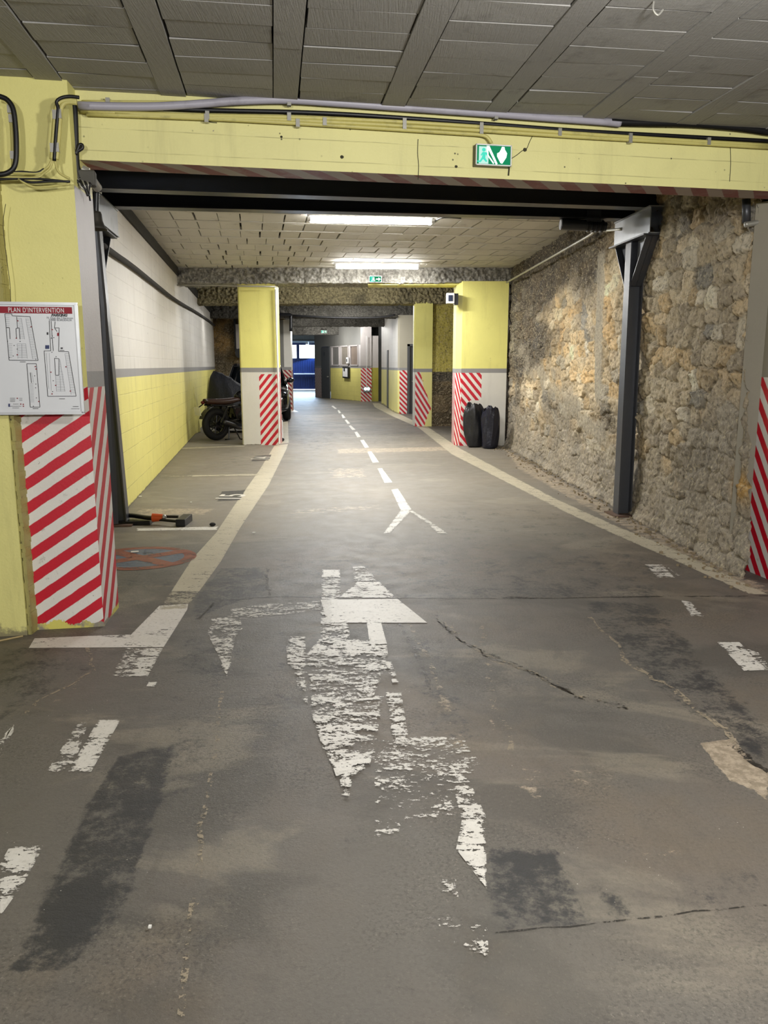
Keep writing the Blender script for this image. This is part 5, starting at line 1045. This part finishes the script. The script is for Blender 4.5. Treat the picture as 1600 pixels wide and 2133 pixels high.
MB().lathe(X(0, .325), (0, 1, 0), [(.345, -.08), (.36, 0), (.345, .08)], 40).build('fender_guide', KB, t, smooth=True) if False else None
f = MB()
for i in range(14):
    a0 = math.radians(35 + i * 9); a1 = math.radians(35 + (i + 1) * 9); r = .37
    f.quad(X(math.cos(a0) * r, .325 + math.sin(a0) * r, -.08), X(math.cos(a1) * r, .325 + math.sin(a1) * r, -.08), X(math.cos(a1) * r, .325 + math.sin(a1) * r, .08), X(math.cos(a0) * r, .325 + math.sin(a0) * r, .08))
f.build('rear_fender', KB, t, smooth=True)
MB().ob(X(-.42, .52, -.1), (-.04, 0, .17), (0, .2, 0), (.008, 0, 0)).build('number_plate', WHTP, t); MB().tube([X(-.44, .66), X(-.3, .74)], .012, 6).build('plate_bracket', KB, t)
MB().tube([X(.06, .38, -.17), X(.3, .3, -.18), X(.42, .24, -.17), X(.62, .22, -.16), X(.9, .24, -.12), X(.95, .42, -.06)], [.05, .048, .035, .028, .025, .022], 12, sm=4).build('exhaust', mat('dull_exhaust', '#4a4a4c', .35, .8, bump=0), t, smooth=True)
MB().cyl(X(.2, .68, -.125), X(.38, .69, -.125), .012).build('side_trim', CH, t)
f = MB()
for s in (-.1, .1): f.tube([X(1.12, .92, s), X(1.36, .325, s)], .024, 8)
f.build('fork', CH, t); MB().tube([X(1.02, .98, -.36), X(1.08, 1.04, -.2), X(1.12, .98, 0), X(1.08, 1.04, .2), X(1.02, .98, .36)], .014, 8, sm=4).build('handlebar', KB, t); MB().ell(X(1.22, .88), (.09, .09, .09)).build('headlight', CH, t, smooth=True)
f = MB(); f.tube([X(.34, .3, -.1), X(.4, 0.012, -.26)], .013, 6); f.tube([X(.4, .01, -.26), X(.45, .01, -.3)], .016, 6); f.build('side_stand', KB, t)
f = MB(); f.tube([X(.26, .3, -.08), X(.22, .012, -.12), X(.12, .012, -.13)], .012, 6); f.tube([X(.26, .3, .08), X(.22, .012, .12)], .012, 6); f.build('centre_stand', KB, t)
# ------------------------------------------------------------------ covered scooter
sy_ = 18.3; CV = plastic('dark_cover_cloth', '#0a0d16', .6); o0 = A(470, 800, sy_); t = thing('covered_scooter', (o0.x, sy_, 0), 'scooter under a dark blue cover behind the motorcycle', 'scooter')
b = MB(); xs_ = np.linspace(A(434, 800, sy_).x, A(560, 800, sy_).x, 22); n = 20; wv = A(434, 0, sy_)
def topz(x):
    u = 800 + x / sy_ * 1640 * 1.02; pts = [(432, .95), (438, 1.33), (446, 1.4), (462, 1.32), (478, 1.24), (490, 1.14), (510, 1.0), (560, .92)]
    return float(np.interp(u, [p[0] for p in pts], [p[1] for p in pts]))
vs = []; fs = []
for i, x in enumerate(xs_):
    tz = topz(x); w = .12 + .2 * math.sin(min(1, i / 21 * 1.2 + .15) * 2.2)
    for k in range(n + 1):
        a = math.pi * k / n; r = 1 + .06 * math.sin(i * 1.3 + k * .9)
        vs.append(Vector((x, sy_ - math.cos(a) * w * r * (1 + .25 * (1 - math.sin(a))), .1 + (tz - .1) * math.sin(a) ** .5 + .015 * math.sin(i * 2.1 + k))))
for i in range(21):
    for k in range(n): fs.append((i * (n + 1) + k, i * (n + 1) + k + 1, (i + 1) * (n + 1) + k + 1, (i + 1) * (n + 1) + k))
fs += [tuple(range(n, -1, -1)), tuple(21 * (n + 1) + k for k in range(n + 1))]
b.add(vs, fs); b.build('cover', CV, t, smooth=True)
wheel(xs_[4], sy_, .24, .12, t); wheel(xs_[-4], sy_, .24, .12, t)
# ------------------------------------------------------------------ parked car, nose to the viewer
t = thing('car', (-3.55, 23.6, 0), 'black car parked nose first behind the half striped pillar', 'car'); CP = mat('black_car_paint', '#101114', .16, .2, bump=0, Coat_Weight=1.0, Coat_Roughness=.05); GLS = mat('dark_car_glass', '#0a0d10', .06, bump=0)
cx, cy = -3.55, 21.15
sec = [(0, .66, .34, .56, .6), (.03, .76, .28, .66, .72), (.12, .83, .24, .76, .82), (.4, .875, .21, .86, .93), (.9, .9, .2, .93, .99), (1.35, .9, .2, .97, 1.04), (2.5, .9, .2, 1.0, 1.06), (3.7, .89, .22, 1.02, 1.06), (4.1, .82, .3, .95, 1.0), (4.25, .72, .4, .6, .66)]
vs = []; fs = []
for y, w, zb, zs, zt in sec:
    h = [(0, zb), (w * .8, zb), (w * .97, zb + .08), (w, (zb + zs) / 2), (w * .985, zs - .05), (w * .93, zs), (w * .8, zs + (zt - zs) * .55), (w * .45, zt), (0, zt + .01)]
    ring = h + [(-x, z) for x, z in reversed(h[1:-1])]
    vs += [Vector((cx + x, cy + y, z)) for x, z in ring]
m = 16
for i in range(len(sec) - 1):
    for k in range(m): fs.append((i * m + k, (i + 1) * m + k, (i + 1) * m + (k + 1) % m, i * m + (k + 1) % m))
fs += [tuple(range(m)), tuple((len(sec) - 1) * m + m - 1 - k for k in range(m))]
MB().add(vs, fs).build('body', CP, t, smooth=True, sub=2)
gh = [(1.2, .8, 1.0), (1.95, .66, 1.44), (2.3, .62, 1.5), (3.2, .62, 1.5), (3.6, .66, 1.4), (4.0, .76, 1.02)]
b = MB(); vs = []
for y, w, z in gh: vs += [Vector((cx - w, cy + y, z)), Vector((cx - w * .6, cy + y - .05, z + .03)), Vector((cx + w * .6, cy + y - .05, z + .03)), Vector((cx + w, cy + y, z))]
lo = [(1.15, .84), (1.95, .84), (2.3, .84), (3.2, .84), (3.6, .83), (4.05, .8)]; n0 = len(vs)
for y, w in lo: vs += [Vector((cx - w, cy + y, .98)), Vector((cx + w, cy + y, .98))]
fs = []
for i in range(5):
    for k in range(3): fs.append((i * 4 + k, i * 4 + k + 1, (i + 1) * 4 + k + 1, (i + 1) * 4 + k))
    fs.append((n0 + 2 * i, i * 4, (i + 1) * 4, n0 + 2 * i + 2)); fs.append((i * 4 + 3, n0 + 2 * i + 1, n0 + 2 * i + 3, (i + 1) * 4 + 3))
b.add(vs, fs); b.build('cabin_glass', GLS, t, smooth=True)
b = MB()
for i in range(1, 4):
    for y0, y1 in ((gh[i], gh[i + 1]),):
        b.ob((cx - y0[1] * .98, cy + y0[0], y0[2] + .02), (y0[1] * 1.96, 0, 0), (0, y1[0] - y0[0], y1[2] - y0[2]), (0, 0, .045))
b.build('roof', CP, t, bevel=.02)
for s in (-1, 1):
    MB().tube([(cx + s * .81, cy + 1.15, 1.0), (cx + s * .67, cy + 1.93, 1.45), (cx + s * .63, cy + 2.3, 1.53)], .035, 8, sm=3).build('windscreen_pillar', CP, t, smooth=True)
    MB().tube([(cx + s * .845, cy + 1.2, 1.02), (cx + s * .85, cy + 3.9, 1.05)], .012, 6).build('chrome_strip', CH, t)
    w_ = MB().ell((cx + s * .94, cy + 1.42, 1.1), (.11, .07, .075), 16, 10).build('wing_mirror', CP, t, smooth=True); MB().cyl((cx + s * .78, cy + 1.45, 1.03), (cx + s * .9, cy + 1.43, 1.08), .03).build('mirror_arm', CP, w_)
    h_ = MB().ell((cx + s * .67, cy + .17, .74), (.16, .13, .085), 20, 12, R=Matrix.Rotation(s * .55, 3, 'Z')).build('headlight', mat('headlight_glass', '#3a3d40', .06, .6, bump=0), t, smooth=True); MB().ell((cx + s * .68, cy + .08, .74), (.06, .04, .05)).build('lamp', mat('lamp_reflector', '#9a9da0', .1, 1, bump=0), h_, smooth=True)
    for y in (.85, 3.4): wheel(cx + s * .80, cy + y, .335, .22, t, (1, 0, 0), '#6d6f72', 7)
b = MB()
for k in range(5): b.box((cx, cy + .02, .5 + k * .035), (.95 - .04 * k, .05, .014))
b.build('grille', CH, t); MB().box((cx, cy - .02, .43), (.52, .02, .11)).build('number_plate', WHTP, t); MB().lathe((cx, cy - .0, .7), (0, -1, 0), [(.001, .02), (.05, .02), (.055, 0)], 20).build('badge', CH, t)
MB().tube([(cx - .8, cy + .08, .36), (cx - .4, cy - .02, .34), (cx + .4, cy - .02, .34), (cx + .8, cy + .08, .36)], .03, 8, sm=4).build('bumper_lip', BLKP, t, smooth=True)
t.rotation_euler = (0, 0, .15); t.location.x -= .2
# low white trolley behind the pillar
a = F(583, 905); t = thing('hand_trolley', (a.x, 15.9, 0), 'white metal trolley end showing behind the half striped pillar', 'trolley'); f = MB(); x0 = A(582, 880, 15.9).x; x1 = A(588, 880, 15.9).x
for x in (x0 - .1, x1): f.tube([(x, 15.9, .04), (x, 15.9, .42)], .012, 6)
for z in (.16, .28, .42): f.tube([(x0 - .1, 15.9, z), (x1, 15.9, z)], .012, 6)
f.build('frame', WHTP, t)
f = MB(); f.ob((x0 - .12, 15.86, .06), (.17, 0, 0), (0, .05, 0), (0, 0, .1)); f.build('box', WHTP, t)
for x in (x0 - .1, x1): MB().cyl((x, 15.88, .035), (x, 15.92, .035), .035).build('caster', BLKP, t)
# hook in the near ceiling
h0 = F(1362, 3, CZ); tag(MB().tube([h0 + Vector((0, 0, .0)), h0 + Vector((.0, .0, -.03)), h0 + Vector((.02, 0, -.05)), h0 + Vector((.04, 0, -.03))], .004, 6, sm=4).build('ceiling_hook', CONDG), 'small metal hook in the pot ceiling', 'hook')
# ------------------------------------------------------------------ camera, world, view
cam = bpy.data.cameras.new('camera'); co = bpy.data.objects.new('camera', cam); COL.objects.link(co); co.location = (0, 0, EYE); co.rotation_euler = (math.pi / 2 - TH, 0, 0)
cam.sensor_fit = 'VERTICAL'; cam.sensor_height = 36; cam.lens = FPX / 2133 * 36; cam.clip_end = 200; cam.clip_start = .05; SC.camera = co
w = bpy.data.worlds.new('World'); SC.world = w; w.use_nodes = True; bg = w.node_tree.nodes['Background']; bg.inputs[0].default_value = (.82, .92, 1, 1); bg.inputs[1].default_value = 4.0
vs_ = SC.view_settings; vs_.view_transform = 'Standard'; vs_.look = 'None'; vs_.gamma = 1; vs_.use_curve_mapping = False; vs_.exposure = 0.6
SC.display_settings.display_device = 'sRGB'
SC.cycles.use_denoising = True; SC.cycles.max_bounces = 7; SC.cycles.diffuse_bounces = 5; SC.cycles.glossy_bounces = 2; SC.cycles.transmission_bounces = 3; SC.cycles.transparent_max_bounces = 6; SC.cycles.caustics_reflective = False; SC.cycles.caustics_refractive = False; SC.cycles.adaptive_threshold = .08; SC.cycles.adaptive_min_samples = 20
